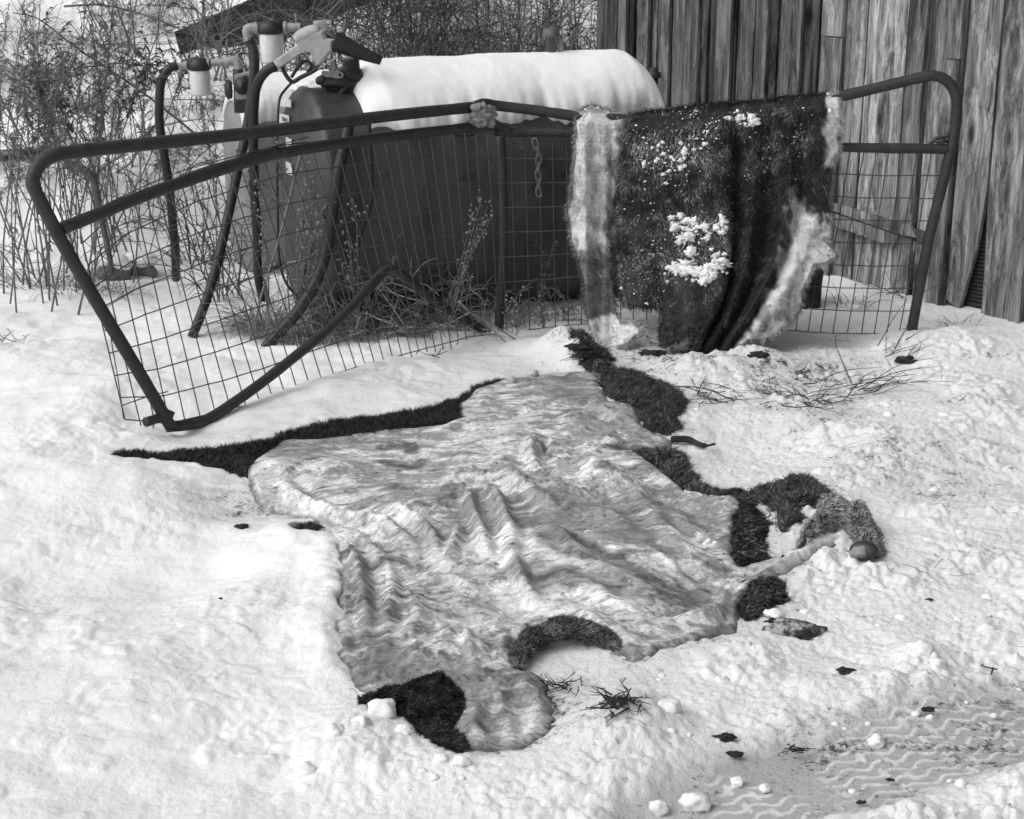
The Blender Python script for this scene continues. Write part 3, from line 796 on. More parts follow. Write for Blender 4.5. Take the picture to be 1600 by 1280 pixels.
mb = MB(); mb.tube([P(531, 117.5, YB - .064), P(531, 117.5, YB - .05)], .006, 10); mb.build('bolt', M['black'], t)
mb = MB(); mb.tube(line([(545, 128), (505, 184)], YB - .05, 4), .012, 8); mb.tube(line([(528, 155), (540, 172)], YB - .05, 4), .008, 8); mb.build('brace', M['black'], t)
# holster (spout sleeve) and nozzle
t = thing('fuel_nozzle', 'worn pale fuel nozzle resting in its dark sleeve above the tank', 'nozzle', P(480, 100, YB - .08))
YN = YB - .10
def slab(pts, Y, th, mat, nm, par, bev=True):
    A = np.array([P(x, y, Y - th / 2) for x, y in pts])[::-1]
    mb = MB()
    if bev:
        c = A.mean(0); n = len(A); i = np.arange(n); j = (i + 1) % n
        r0 = c + (A - c) * .86; r1 = A + np.array([0, th * .25, 0]); r2 = A + np.array([0, th * .75, 0]); r3 = r0 + np.array([0, th, 0])
        V = np.vstack([r0, r1, r2, r3]); q = [np.stack([i + k * n, j + k * n, j + (k + 1) * n, i + (k + 1) * n], 1) for k in range(3)]
        mb.add(V, [i[::-1][None], (i + 3 * n)[None]] + q)
    else: mb.prism(A, (0, th, 0))
    return mb.build(nm, M[mat], par, smooth=False)
slab([(464, 66), (470, 60), (481, 53), (498, 47), (505, 48), (510, 60), (523, 62), (521, 78), (509, 92), (499, 105), (492, 98), (485, 83), (478, 80), (464, 86), (446, 99), (434, 106), (428, 96), (447, 82), (463, 70)], YN, .055, 'nozzle', 'nozzle_body', t)
mb = MB(); mb.tube(line([(462, 64), (470, 58), (488, 50), (500, 48)], YN, 10), [.020, .024, .028, .030, .032, .032, .030, .028, .026, .02], 10); mb.tube(line([(432, 102), (450, 89), (470, 75)], YN, 8), .021, 10); mb.build('grip', M['nozzle'], t)
mb = MB(); mb.tube(line([(441, 105), (447, 118), (457, 128), (470, 121), (488, 112), (500, 104)], YN, 26), .009, 8); mb.build('trigger_guard', M['black'], t)
mb = MB(); mb.tube(line([(455, 121), (466, 105), (473, 97), (482, 97), (487, 103), (480, 113)], YN, 20), .007, 8); mb.build('trigger', M['black'], t)
mb = MB(); mb.tube(line([(497, 108), (510, 100), (526, 90), (527, 84), (524, 83)], YN - .03, 14), .0035, 6); mb.build('latch_wire', M['galv'], t)
A = [P(x, y, YN) for x, y in ((527, 50), (545, 66), (560, 72), (597, 88), (595, 101), (570, 96), (545, 87), (519, 78))]
t2 = thing('nozzle_sleeve', 'dark flattened metal sleeve pointing right above the snowy tank', 'sleeve', A[0])
mb = MB(); ln = line([(523, 65), (545, 74), (570, 85), (596, 95)], YN, 10)
n = 14; ang = np.arange(n) * 2 * math.pi / n
dirv = ln[-1] - ln[0]; dirv /= np.linalg.norm(dirv); upv = np.cross(dirv, [0, 1, 0]); upv /= np.linalg.norm(upv)
rr = np.linspace(.044, .019, 10); V = []
for p, r in zip(ln, rr): V.append(p + np.cos(ang)[:, None] * upv * r + np.sin(ang)[:, None] * np.array([0, r * .75, 0]))
for p, r in zip(ln[::-1], rr[::-1]): V.append(p + np.cos(ang)[:, None] * upv * (r - .004) + np.sin(ang)[:, None] * np.array([0, r * .75 - .004, 0]))
V = np.array(V); m = len(V); idx = np.arange(m * n).reshape(m, n); j = np.roll(idx, -1, 1)
mb.add(V.reshape(-1, 3), [np.stack([idx[:-1], j[:-1], j[1:], idx[1:]], -1).reshape(-1, 4)]); mb.build('sleeve_shell', M['rubber'], t2)
mb = MB(); mb.tube([P(508, 52, YN), P(530, 62, YN), P(540, 68, YN)], .014, 10); mb.build('spout', M['black'], t)
def hose(pts, r, label, Y=6.9, mat='rubber'):
    ln = line(pts, Y, 60)
    mb = MB(); mb.tube(ln, r, 12)
    return tag(mb.build('fuel_hose' if r > .012 else 'cord', M[mat], loc=ln[-1]), label, 'hose' if r > .012 else 'cord')
hose([(277, 103, YF1), (264, 108, YF1 - .01), (252, 128, YF1 - .02), (249, 165, YF1 - .03), (250, 200, 7.42), (257, 245, 7.42), (264, 290, 7.45), (271, 360, 7.5), (274, 400, 7.52), (275, 436, 7.6)], .021, 'black hose curving down from the lower left filter to the snow')
hose([(388, 60, YF2), (394, 72, YF2), (398, 100, YF2 - .02), (393, 150, YF2 - .04), (385, 205, 6.93), (373, 260, 6.86), (358, 330, 6.78), (340, 410, 6.68), (322, 470, 6.62), (300, 527, 6.55)], .021, 'black hose hanging from the upper filter elbow, its cut end in the snow')
hose([(431, 103, YN), (415, 112, YN), (402, 132, YN + .02), (397, 165, YN + .05), (396, 230, 6.86), (398, 300, 6.84), (402, 370, 6.82), (404, 430, 6.8), (412, 470, 6.8)], .021, 'black hose dropping straight down from the nozzle grip')
hose([(456, 129, YN), (446, 140, YN), (437, 155, 6.7), (434, 190, 6.66), (433, 260, 6.66), (434, 340, 6.66), (436, 400, 6.64), (446, 440, 6.64), (470, 470, 6.64)], .0055, 'thin black cord hanging from the trigger guard over the tank end')
hose([(546, 190, 6.58), (541, 215, 6.56), (530, 262, 6.52), (521, 320, 6.5), (512, 380, 6.48), (498, 430, 6.45), (470, 480, 6.42), (440, 515, 6.4), (414, 545, 6.36)], .024, 'thick dark hose bending down the tank side to the snow under the gate')
hose([(576, 190, 6.56), (577, 225, 6.55), (580, 280, 6.54), (578, 320, 6.54), (565, 360, 6.54), (553, 400, 6.54)], .011, 'slim dark hose hanging on the tank side right of the thick one')
# post with cap just right of the tank
c = P(1021, 170, 8.1); t = thing('standpipe', 'short dark capped pipe standing between tank and barn', 'pipe', (c[0], c[1], Z(c[0], c[1])))
mb = MB(); mb.tube([(c[0], c[1], Z(c[0], c[1]) - .05), P(1021, 120, 8.1)], .024, 10); mb.build('pipe', M['iron'], t)
a = P(1021, 122, 8.1); mb = MB(); mb.lathe([(.0, 0), (.037, 0), (.037, .028), (.024, .03), (.024, .05), (0, .05)], a, UP, 12); mb.build('cap', M['black'], t)

# ------------------------------------------------------------------ the bent gate
GA = np.append(G(265, 670), 0.0); GK = np.append(G(785, 520), 0.0); GB = np.append(G(1420, 520), 0.0)
G1 = (GK - GA) / np.linalg.norm(GK - GA); N1 = np.array([G1[1], -G1[0], 0])
GUx = (GB - GK) / np.linalg.norm(GB - GK); GN = np.array([GUx[1], -GUx[0], 0])          # towards the camera
def gp(x, y, off=0.0): return plane_pt(x, y, GA + N1 * off, N1) if x < 785 else plane_pt(x, y, GK + GN * off, GN)
def gpa(px, off):
    d = rays(px); o = np.array([0, 0, CAM_H]); off = np.broadcast_to(np.asarray(off, float), (len(d),))
    t = ((GK - o) @ GN + off) / (d @ GN)
    return o + d * t[:, None]
def gline(pts, n=50): 
    return smooth_line([gp(p[0], p[1], p[2] if len(p) > 2 else 0) for p in pts], n)
gate = thing('bent_gate', 'bent tubular farm gate with sagging welded wire mesh standing in the snow', 'gate', GA)
def pipe(nm, pts, r=.0225, n=60, mat='iron', smooth=True):
    mb = MB(); ln = gline(pts, n) if smooth else np.array([gp(p[0], p[1], p[2] if len(p) > 2 else 0) for p in pts])
    if smooth:                                             # dents
        k = np.arange(len(ln)); r = r * (1 + .05 * perlin(k * .37, k * 0 + len(ln)))
    mb.tube(ln, r, 14); return mb.build(nm, M[mat], gate)
pipe('frame_pipe', [(268, 669), (225, 595), (150, 470), (95, 375), (62, 312), (52, 290), (52, 276), (60, 260), (78, 246), (110, 238), (250, 223), (400, 207), (600, 182), (735, 168)], n=110)
pipe('frame_pipe', [(740, 167), (757, 162), (775, 165), (840, 173), (900, 182), (915, 186)], .0215, 40)
pipe('frame_pipe', [(915, 186), (1000, 183), (1150, 172), (1260, 160), (1330, 147), (1440, 121), (1462, 119), (1480, 127), (1492, 145), (1495, 170), (1490, 215), (1472, 290), (1450, 380), (1424, 519)], .0225, 110)
pipe('mid_rail', [(97, 357), (160, 332), (230, 304), (330, 270), (435, 238)], .021, 60)
pipe('mid_rail', [(435, 240), (520, 226), (620, 212), (700, 203), (750, 197), (772, 197)], .020, 60)
pipe('mid_rail', [(775, 205, .004), (800, 207), (850, 206), (905, 208), (1000, 213), (1150, 222), (1310, 230), (1400, 231), (1484, 233)], .0195, 80)
pipe('mid_stub', [(765, 188, .02), (778, 196, .012), (796, 205, .01)], .018, 12)
pipe('upright', [(782, 214, -.03), (786, 300, -.04), (786, 400, -.04), (780, 512, -.04)], .020, 30)
pipe('bottom_rail', [(264, 667), (300, 663), (330, 652), (390, 612), (450, 566), (520, 508), (572, 456, -.02), (594, 430, -.05), (609, 421, -.07), (626, 428, -.08), (660, 456, -.09), (700, 484, -.09), (770, 524, -.08)], .0195, 110)
pipe('hinge_stub', [(227, 660), (243, 655), (258, 648)], .017, 10)
mb = MB(); mb.tube([gp(262, 640, .0), gp(257, 652, .0)], .028, 12); mb.build('hinge_collar', M['iron'], gate)
mb = MB(); mb.tube([gp(1453, 226), gp(1463, 216), gp(1480, 213), gp(1487, 198)], .008, 6); mb.blob(gp(1470, 220), (.03, .02, .012), 4, .5, 2); mb.build('weld_lug', M['iron'], gate)
T_X = [129, 190, 289, 430, 560, 700, 790, 900, 1100, 1345, 1387, 1440, 1478]
T_Y = [380, 322, 272, 228, 213, 206, 208, 212, 224, 238, 239, 239, 240]
B_X = [195, 262, 395, 545, 640, 735, 800, 902, 1092, 1296, 1345, 1392, 1424]
B_Y = [655, 662, 630, 577, 551, 526, 518, 506, 508, 520, 521, 521, 520]
sp = np.interp
kk = np.linspace(0, 1, len(T_X))
# arc length along the gate fixes the wire spacing
lenT = np.concatenate([[0], np.cumsum([np.linalg.norm(gp((T_X[i] + B_X[i]) / 2, 450) - gp((T_X[i + 1] + B_X[i + 1]) / 2, 450)) for i in range(len(T_X) - 1)])])
NV = int(lenT[-1] / .056)
us = np.linspace(0, lenT[-1], NV + 1)
def mesh_px(u, v):
    tx, ty, bx, by = (sp(u, lenT, a) for a in (T_X, T_Y, B_X, B_Y))
    s = 4 * v * (1 - v)
    return tx + (bx - tx) * v, ty + (by - ty) * v, s
def mesh_pt(u, v, jit=0.0):
    x, y, s = mesh_px(u, v)
    o = -.012 - .03 * s * math.sin(u * 1.7) + .006 * math.sin(u * 9 + v * 5)
    return gp(x + jit * s * 1.4, y, o)
for i, u in enumerate(us):
    j = rnd.uniform(-1, 1)
    v1 = 1.0 + (rnd.uniform(.02, .07) if 0 < u < lenT[5] else .004)
    pts = [mesh_pt(u, v, j) for v in np.linspace(0, 1, 10)]
    last = pts[-1] - pts[-2]; e = pts[-1] + last * (v1 - 1) * 9 * .55
    if rnd.random() < .35: e = e + GUx * rnd.uniform(-.02, .008)
    if v1 > 1.01: pts.append(e)
    mb = MB(); mb.tube(pts, .0024, 5); mb.build('wire', M['wire'], gate)
for k in range(9):
    v = k / 8
    pts = [mesh_pt(u + rnd.uniform(-.004, .004), v + rnd.uniform(-.002, .002)) + GN * .003 for u in us]
    mb = MB(); mb.tube(pts, .0024, 5); mb.build('wire', M['wire'], gate)
for (pts) in ([(105, 350), (160, 322), (265, 274), (345, 250), (420, 231), (482, 214)], [(190, 634), (230, 620), (262, 612)], [(167, 480), (176, 545), (184, 590), (193, 654)]):
    mb = MB(); mb.tube(gline(pts, 24), .0021, 5); mb.build('wire', M['wire'], gate)
# the chain
ch = thing('chain', 'short rusty chain hanging from the mid rail in front of the dark tank', 'chain', gp(840, 262, .02))
pts = np.array([(835, 218), (838, 232), (842, 243), (841, 256), (840, 268), (842, 281), (841, 294), (842, 306)], float)
for i in range(len(pts) - 1):
    a = gp(*pts[i], .025); b = gp(*pts[i + 1], .025); c = (a + b) / 2; d = (b - a); L = np.linalg.norm(d); d /= L
    w = GUx if i % 2 == 0 else (GUx * .35 + GN * .94)
    ang = np.linspace(0, 2 * math.pi, 15)
    ring = [c + d * (L * .66 * math.copysign(abs(math.cos(q)) ** .6, math.cos(q))) + w * (.0105 * math.copysign(abs(math.sin(q)) ** .8, math.sin(q))) for q in ang]
    mb = MB(); mb.tube(ring, .0036, 6, caps=False); mb.build('chain_link', M['chain'], ch)
mb = MB(); c = gp(755, 180, .055)
mb.blob(c, (.050, .034, .042), 17, .45, 2.4, 4); mb.blob(gp(764, 172, .06), (.030, .022, .018), 19, .4, 2.4, 3); mb.blob(gp(744, 168, .05), (.022, .022, .016), 23, .4, 2.4, 3); mb.blob(gp(752, 190, .06), (.034, .03, .022), 25, .4, 2.4, 3)
tag(mb.build('foam_lump', M['foam'], loc=c), 'pale crusted lump stuck on the gate where the top rail is kinked', 'lump')

# ------------------------------------------------------------------ sheets with a traced outline
def poly_grid(poly, step):
    poly = np.asarray(poly, float); lo = poly.min(0) - step; hi = poly.max(0) + step
    xs = np.arange(lo[0], hi[0], step); ys = np.arange(lo[1], hi[1], step)
    Xg, Yg = np.meshgrid(xs, ys); cx = Xg[:-1, :-1] + step / 2; cy = Yg[:-1, :-1] + step / 2
    m = inside(np.stack([cx.ravel(), cy.ravel()], 1), poly).reshape(cx.shape)
    idx = np.arange(Xg.size).reshape(Xg.shape)
    Q = np.stack([idx[:-1, :-1], idx[:-1, 1:], idx[1:, 1:], idx[1:, :-1]], -1)[m]
    used = np.unique(Q); re = np.full(Xg.size, -1); re[used] = np.arange(len(used)); Q = re[Q]
    V = np.stack([Xg.ravel()[used], Yg.ravel()[used]], 1)
    cnt = np.bincount(Q.ravel(), minlength=len(V)); bd = cnt < 4
    E = np.concatenate([Q[:, [0, 1]], Q[:, [1, 2]], Q[:, [2, 3]], Q[:, [3, 0]]])
    key = np.sort(E, 1); key = key[:, 0] * len(V) + key[:, 1]
    u, inv, c = np.unique(key, return_inverse=True, return_counts=True)
    BE = E[c[inv] == 1]
    d, nr = seg_d(V, poly, True)
    V[bd] = nr[bd]; d[bd] = 0
    return V, Q, BE, d
def ridges(W, lst, z=.03):
    h = np.zeros(len(W))
    for pts, w, amp in lst:
        L = Gs(smooth_line(np.array(pts, float), 14), z)
        sc = w / 660.0
        lo = L.min(0) - 3 * sc; hi = L.max(0) + 3 * sc
        k = (W[:, 0] > lo[0]) & (W[:, 0] < hi[0]) & (W[:, 1] > lo[1]) & (W[:, 1] < hi[1])
        if not k.any(): continue
        d, _ = seg_d(W[k], L, False)
        # asymmetrical little tail-off at both ends
        e = np.minimum(np.hypot(*(W[k] - L[0]).T), np.hypot(*(W[k] - L[-1]).T)); 
        tot = np.sum(np.linalg.norm(np.diff(L, axis=0), axis=1))
        h[k] += .82 * amp * np.exp(-(d / sc) ** 2) * (.25 + .75 * sst(0, tot * .3, e))
        h[k] -= .66 * amp * .22 * np.exp(-((d - 2.1 * sc) / (sc * .8)) ** 2)
    return h
FOLDS = [([(440,740),(504,776),(570,800),(616,826),(648,862)],14,.038),([(540,800),(580,830),(606,862)],9,-.012),([(590,772),(622,790),(656,818),(680,852),(682,880)],12,.034),([(650,806),(680,822),(706,838)],9,.028),([(718,828),(712,850),(698,882)],11,.036),
 ([(730,768),(740,812),(760,868)],11,.036),([(766,764),(784,806),(802,870)],13,.042),([(796,870),(812,905),(836,936)],12,.030),([(786,734),(824,776),(880,820)],20,.036),([(836,690),(830,715),(842,740)],13,.035),([(856,696),(848,712)],6,-.03),
 ([(856,838),(880,858),(905,884)],12,.022),([(548,836),(562,900),(574,960),(572,1016)],11,.026),([(578,846),(612,898),(604,980),(596,1020)],14,.026),([(640,900),(650,960),(640,1030)],16,.014),([(890,732),(940,748),(990,776)],34,.045),
 ([(985,766),(1036,836),(1088,884)],24,.034),([(1040,800),(1080,830),(1120,846)],18,.02),([(1050,976),(1100,962),(1144,948)],15,.030),([(1150,982),(1157,936),(1180,904),(1240,873),(1318,840)],8,.065),([(930,650),(960,662),(990,660)],14,.03),([(740,662),(850,650),(940,640)],9,.016),
 ([(560,690),(640,682),(720,672)],22,.014),([(470,700),(520,720),(600,724)],30,.016),([(900,880),(980,920),(1060,950)],16,.014),([(880,905),(960,950),(1040,990)],14,.014),([(840,930),(900,960),(980,1000)],18,.016),([(700,930),(760,960),(800,990)],24,.014),
 ([(735,985),(728,1010),(742,1034)],7,.018),([(780,985),(790,1008),(778,1036)],9,.014),([(770,1080),(790,1120),(800,1165)],9,.014),([(820,1070),(845,1100),(850,1150)],12,.022),([(745,1100),(740,1140),(760,1165)],10,.014),([(640,830),(620,860),(640,900)],10,.012),
 ([(700,880),(740,892),(790,884)],8,.016),([(640,905),(700,900),(750,925)],10,.014),([(1080,790),(1120,800),(1150,800)],20,.024),([(1000,860),(1050,890),(1100,930)],10,.012),([(940,690),(980,706),(1010,722)],10,.02),([(500,840),(520,860),(530,910)],10,.014)]
STAINS = [([(820,900),(900,915),(1000,935),(1080,950)],30,.8),([(700,760),(690,790),(660,800)],18,.5),([(650,830),(690,850)],14,.5),([(560,900),(600,960),(590,1040)],18,.55),([(930,740),(960,760),(1000,800)],14,.4),([(980,820),(1020,860),(1080,900)],12,.5),([(850,640),(900,630),(945,640)],12,.45),([(780,650),(830,645)],10,.4),([(440,720),(520,735),(560,730)],6,.5),([(460,750),(540,765)],6,.5),([(720,900),(800,905),(860,900)],10,.5),([(600,688),(640,688),(646,702)],14,1.0),([(596,715),(640,722),(662,718)],11,.95),([(618,748),(652,756)],10,.85),([(680,784),(720,800),(700,820)],22,.4),([(760,770),(800,790),(810,820)],20,.4),([(870,860),(960,900),(1070,930)],26,.75),([(950,930),(1060,950)],16,.6),
 ([(560,850),(580,930),(570,1010)],10,.45),([(530,960),(550,1000),(570,1050)],16,.4),([(770,1010),(772,1014)],26,.65),([(760,930),(740,960)],22,.35),([(950,706),(1000,700)],9,.8),([(960,650),(900,660),(860,668)],7,.55),([(1000,690),(1050,700)],10,.8),([(800,1060),(790,1120),(800,1150)],12,.45),([(830,1080),(850,1120)],14,.5),
 ([(700,1150),(770,1176),(840,1160)],8,.8),([(1040,1010),(1110,990),(1146,972)],7,.7),([(820,600),(900,596)],10,.3),([(600,1040),(640,1060)],20,.4),([(800,830),(870,830),(940,850)],14,.35),([(520,785),(570,806),(620,840)],5,.5),([(1100,800),(1140,850)],18,.35),([(640,676),(560,684)],6,.5)]
hide = thing('cow_hide', 'large raw cow hide spread flesh side up on the trodden snow', 'hide', np.append(G(760, 850), 0.0))
def lay_flesh():
    W, Q, BE, d = poly_grid(FLESH_W, .0062)
    z = Hs(W[:, 0], W[:, 1]) * 1.0
    x, y = W[:, 0], W[:, 1]
    ed = sst(0, .05, d)
    h = .008 + .013 * sst(0, .02, d) + .018 * sst(.05, .35, d)
    h += ed * ridges(W, FOLDS)
    wx = x + .10 * fbm(x * 3, y * 3, 5, 2); wy = y + .10 * fbm(x * 3 + 7, y * 3, 6, 2)
    u = wx * .9 + wy * .43; v = -wx * .43 + wy * .9
    rg = 1 - np.abs(fbm(u * 3.2, v * 9, 13, 3)) * 1.3
    rg2 = 1 - np.abs(fbm(wx * 13, wy * 13, 15, 2)) * 1.3
    amp = sst(-.3, .4, perlin(x * 1.6, y * 1.6, 17))
    rg3 = 1 - np.abs(fbm(wx * 24 + 2 * perlin(x * 7, y * 7, 3), wy * 24, 16, 3)) * 1.4
    qx, qy = proj(x, y, 0 * x); calm = 1 - .72 * sst(760, 680, qx) * sst(800, 740, qy) - .5 * sst(860, 780, qx) * sst(700, 660, qy)
    h += ed * calm * (.010 * np.clip(rg, 0, 1) ** 3 * (.25 + amp) + .006 * np.clip(rg2, 0, 1) ** 2 * (.1 + amp) +   .0045 * np.clip(rg3, 0, 1) ** 2 * (.3 + .7 * amp) + .016 * fbm(x * 3, y * 3, 19, 3) + .0016 * fbm(x * 60, y * 60, 23, 2))
    h += .012 * sst(.02, 0, d) * np.clip(perlin(x * 9, y * 9, 29), 0, 1)
    st = np.zeros(len(W))
    wob = np.stack([.02 * fbm(x * 12, y * 12, 2, 3), .03 * fbm(x * 12 + 9, y * 12, 4, 3)], 1)
    for pts, w, a in STAINS:
        L = Gs(np.array(pts, float), .03); dd, _ = seg_d(W + wob, L, False); sc = w / 520.
        st = np.maximum(st, a * sst(sc * 1.5, sc * .55, dd))
    mott = fbm(x * 9, y * 9, 37, 4)
    st = np.maximum(st, .75 * sst(.1, .6, mott) * np.maximum(sst(700, 600, qx) * sst(800, 850, qy), sst(1030, 1060, qy)))
    st = np.maximum(st, .95 * sst(.016, .003, d))  # thin dark rim: edge shadow and hair line painted into the skin colour
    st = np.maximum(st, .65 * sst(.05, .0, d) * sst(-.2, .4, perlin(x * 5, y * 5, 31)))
    V = np.column_stack([W, z + h])
    # turned-down rim
    nb = np.unique(BE); re = {int(b): i for i, b in enumerate(nb)}
    S = V[nb] - np.array([0, 0, .05]); m = len(V)
    SK = np.array([[b, a, m + re[int(a)], m + re[int(b)]] for a, b in BE])
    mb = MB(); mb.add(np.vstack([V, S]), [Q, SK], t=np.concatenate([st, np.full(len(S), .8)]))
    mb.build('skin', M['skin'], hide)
    return V, Q, BE, d
fV, fQ, fBE, fd = lay_flesh()
def fringe(V, BE, L, n_per, tone, seedw=.0011):
    """hairs sticking out under a cut edge"""
    a = V[BE[:, 0]]; b = V[BE[:, 1]]; k = rng.integers(0, len(BE), n_per)
    u = rng.random(n_per)[:, None]; R = a[k] * (1 - u) + b[k] * u
    t = (b - a)[k]; out = np.stack([t[:, 1], -t[:, 0], 0 * t[:, 0]], 1); out /= np.linalg.norm(out, axis=1)[:, None] + 1e-9
    return R - np.array([0, 0, .012]), out
sel = np.ones(len(fBE), bool)
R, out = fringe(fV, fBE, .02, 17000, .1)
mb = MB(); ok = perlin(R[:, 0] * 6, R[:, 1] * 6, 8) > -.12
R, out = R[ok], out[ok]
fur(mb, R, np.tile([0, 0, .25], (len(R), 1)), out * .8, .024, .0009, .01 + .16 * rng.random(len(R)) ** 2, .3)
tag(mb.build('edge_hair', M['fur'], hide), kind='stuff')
R, N, _ = sample(fV, fQ, 60000); qx_, qy_ = proj(R[:, 0], R[:, 1], R[:, 2])
dens = np.maximum(sst(660, 540, qx_) * sst(810, 850, qy_), sst(1035, 1075, qy_)) * sst(-.25, .35, fbm(R[:, 0] * 8, R[:, 1] * 8, 64, 3))
ok = rng.random(len(R)) < dens * .55
R, N = R[ok], N[ok]; N[N[:, 2] < 0] *= -1
w_ = fbm(R[:, 0] * 5, R[:, 1] * 5, 65, 2) * 2.0
mb = MB(); fur(mb, R, N, np.stack([np.cos(w_ - 1.6), np.sin(w_ - 1.6), 0 * w_], 1), .013, .0007, .03 + .4 * rng.random(len(R)) ** 1.5, .4, .12, .022)
tag(mb.build('short_hair', M['fur'], hide), kind='stuff')
def flap(key, puff, L, n, comb, tn, step=.011, label=None, base=.0, lift=.55):
    W, Q, BE, d = poly_grid(FLAP_W[key], step)
    x, y = W[:, 0], W[:, 1]
    z = Hs(x, y) + base + puff * sst(0, .05, d) + .55 * puff * fbm(x * 11, y * 11, 33, 3) * sst(0, .03, d)
    V = np.column_stack([W, z])
    nb = np.unique(BE); re = {int(b): i for i, b in enumerate(nb)}
    S = V[nb] - np.array([0, 0, .05]); m = len(V)
    SK = np.array([[b, a, m + re[int(a)], m + re[int(b)]] for a, b in BE])
    mb = MB(); mb.add(np.vstack([V, S]), [Q, SK], t=0.0)
    o = mb.build('fur_flap', M['fur'], hide)
    if label: o['label'] = label
    R, N, _ = sample(V, Q, n)
    N[N[:, 2] < 0] *= -1
    dr = np.asarray(comb, float)
    w = fbm(R[:, 0] * 20, R[:, 1] * 20, 44, 3) * 2.4
    cb = np.stack([dr[0] * np.cos(w) - dr[1] * np.sin(w), dr[0] * np.sin(w) + dr[1] * np.cos(w), np.full(len(R), dr[2])], 1)
    tone_ = np.clip(tn[0] + tn[1] * rng.random(len(R)) ** 6 + .10 * np.clip(fbm(R[:, 0] * 18, R[:, 1] * 18, 46, 2), 0, 1) * tn[1], 0, 1)
    mb = MB(); fur(mb, R, N, cb, L, .0009, tone_, .7, lift)
    R2, out = fringe(V, BE, L, max(400, n // 14), .05)
    fur(mb, R2 + np.array([0, 0, .01]), np.tile([0, 0, .4], (len(R2), 1)), out * .8, L * .9, .0011, .0, .3)
    f = tag(mb.build('hair', M['fur'], o), kind='stuff')
    return V, Q
flap('A', .018, .022, 20000, (.35, .55, -.05), (0, .06), label='black strip of fur along the upper left edge')
flap('B', .026, .024, 20000, (.7, .3, -.1), (.02, .22), label='tangled dark fur tuft at the upper right corner')
flap('C', .022, .022, 11000, (.7, .3, -.1), (.01, .4))
flap('D', .020, .015, 10000, (.3, -.8, -.1), (0, .35), label='black fur flap beside the leg')
flap('E', .016, .018, 8000, (.6, -.5, -.1), (0, .35))
flap('G', .034, .014, 18000, (.5, -.6, -.1), (0, .10), step=.009, label='black furred muzzle piece at the near end', base=.016)
flap('N', .035, .016, 2500, (.2, -.5, 0), (.08, .25))
def fur_tube(nm, pts, rad, L, n, tn, comb_sign=1, mat='fur', label=None, nseg=30, frost=0.0, flat=1.0, z=.02):
    """a rolled or leg-shaped furry piece lying on the snow: pts are (px x, px y, height of its centre)"""
    c = np.array([np.append(G(p[0], p[1], p[2]), p[2]) for p in pts]); c[:, 2] += Hs(c[:, 0], c[:, 1])
    ln = smooth_line(c, nseg); r = np.interp(np.linspace(0, 1, nseg), np.linspace(0, 1, len(rad)), rad)
    r = r * (1 + .12 * perlin(np.arange(nseg) * .5, np.zeros(nseg), 3))
    mb = MB(); mb.tube(ln, r, 20, t=tn[0])
    q = mb.v[0]; cc = np.repeat(ln, 20, 0); e = q - cc
    e *= (1 + .30 * val3(q * 17, 3) + .16 * val3(q * 40, 5))[:, None]; e[:, 2] *= .72; mb.v[0] = cc + e
    o = mb.build(nm, M[mat], hide)
    if label: o['label'] = label
    V = np.vstack(mb.v); Q = mb.f[0]
    R, N, _ = sample(V, Q, n)
    cen = ln[np.argmin(((R[:, None] - ln[None]) ** 2).sum(-1), 1)]
    N = R - cen; N /= np.linalg.norm(N, axis=1)[:, None]
    k = np.argmin(((R[:, None] - ln[None]) ** 2).sum(-1), 1); t = np.gradient(ln, axis=0); t /= np.linalg.norm(t, axis=1)[:, None]
    tone_ = tn[0] + tn[1] * rng.random(n) ** 4 + frost * sst(-.1, .5, fbm(R[:, 0] * 16, R[:, 1] * 16 + R[:, 2] * 20, 9, 3)) * rng.random(n)
    if len(tn) > 2: tone_ = tone_ + tn[2] * sst(.35, 1.0, k / (nseg - 1.0)) * (.5 + .6 * fbm(R[:, 0] * 12, R[:, 1] * 12, 12, 2))
    mb = MB(); fur(mb, R, N, t[k] * comb_sign + rng.normal(0, .35, (n, 3)), L, .0009, np.clip(tone_, 0, 1), .6, .35)
    tag(mb.build('hair', M['fur'], o), kind='stuff')
    return ln, o
fur_tube('rolled_edge', [(806, 1050, .02), (812, 1020, .035), (836, 997, .045), (878, 986, .05), (920, 992, .045), (950, 1006, .03), (972, 1022, .015)], [.016, .026, .03, .032, .028, .020, .010], .011, 14000, (.01, .25, .12), label='black rolled fur edge arching over the snow', frost=.25)
FLAP_W['K'] = rough_poly(to_ground([(1160,784),(1178,770),(1202,774),(1216,762),(1250,758),(1284,766),(1304,782),(1316,800),(1290,806),(1262,812),(1246,834),(1222,848),(1204,836),(1196,806),(1176,800)], .015), .012, .015, 13)
FLAP_W['L'] = rough_poly(to_ground([(1200,884),(1222,866),(1250,846),(1264,814),(1292,790),(1322,800),(1352,814),(1378,838),(1386,858),(1372,876),(1350,866),(1318,846),(1292,850),(1262,866),(1236,882),(1206,894)], .015), .012, .008, 15)
FLAP_W['Q'] = rough_poly(to_ground([(898,548),(935,556),(962,562),(958,580),(984,592),(940,596),(916,592),(902,572),(884,558)], .015), .012, .02, 17)
flap('K', .044, .020, 16000, (.3, .5, -.1), (.03, .30), label='dark curly tuft of fur above the foreleg', lift=.45)
flap('L', .060, .012, 16000, (.7, .2, -.1), (.20, .75), label='grey frosted foreleg lying out over the snow')
flap('Q', .035, .016, 5000, (.3, -.5, -.1), (.03, .5), label='ragged dark scrap of fur linking the two hides')
hax = np.array([-.42, -.80, .30]); hax /= np.linalg.norm(hax)
hc = np.append(G(1352, 862, .035), .035); hc[2] += Z(hc[0], hc[1])
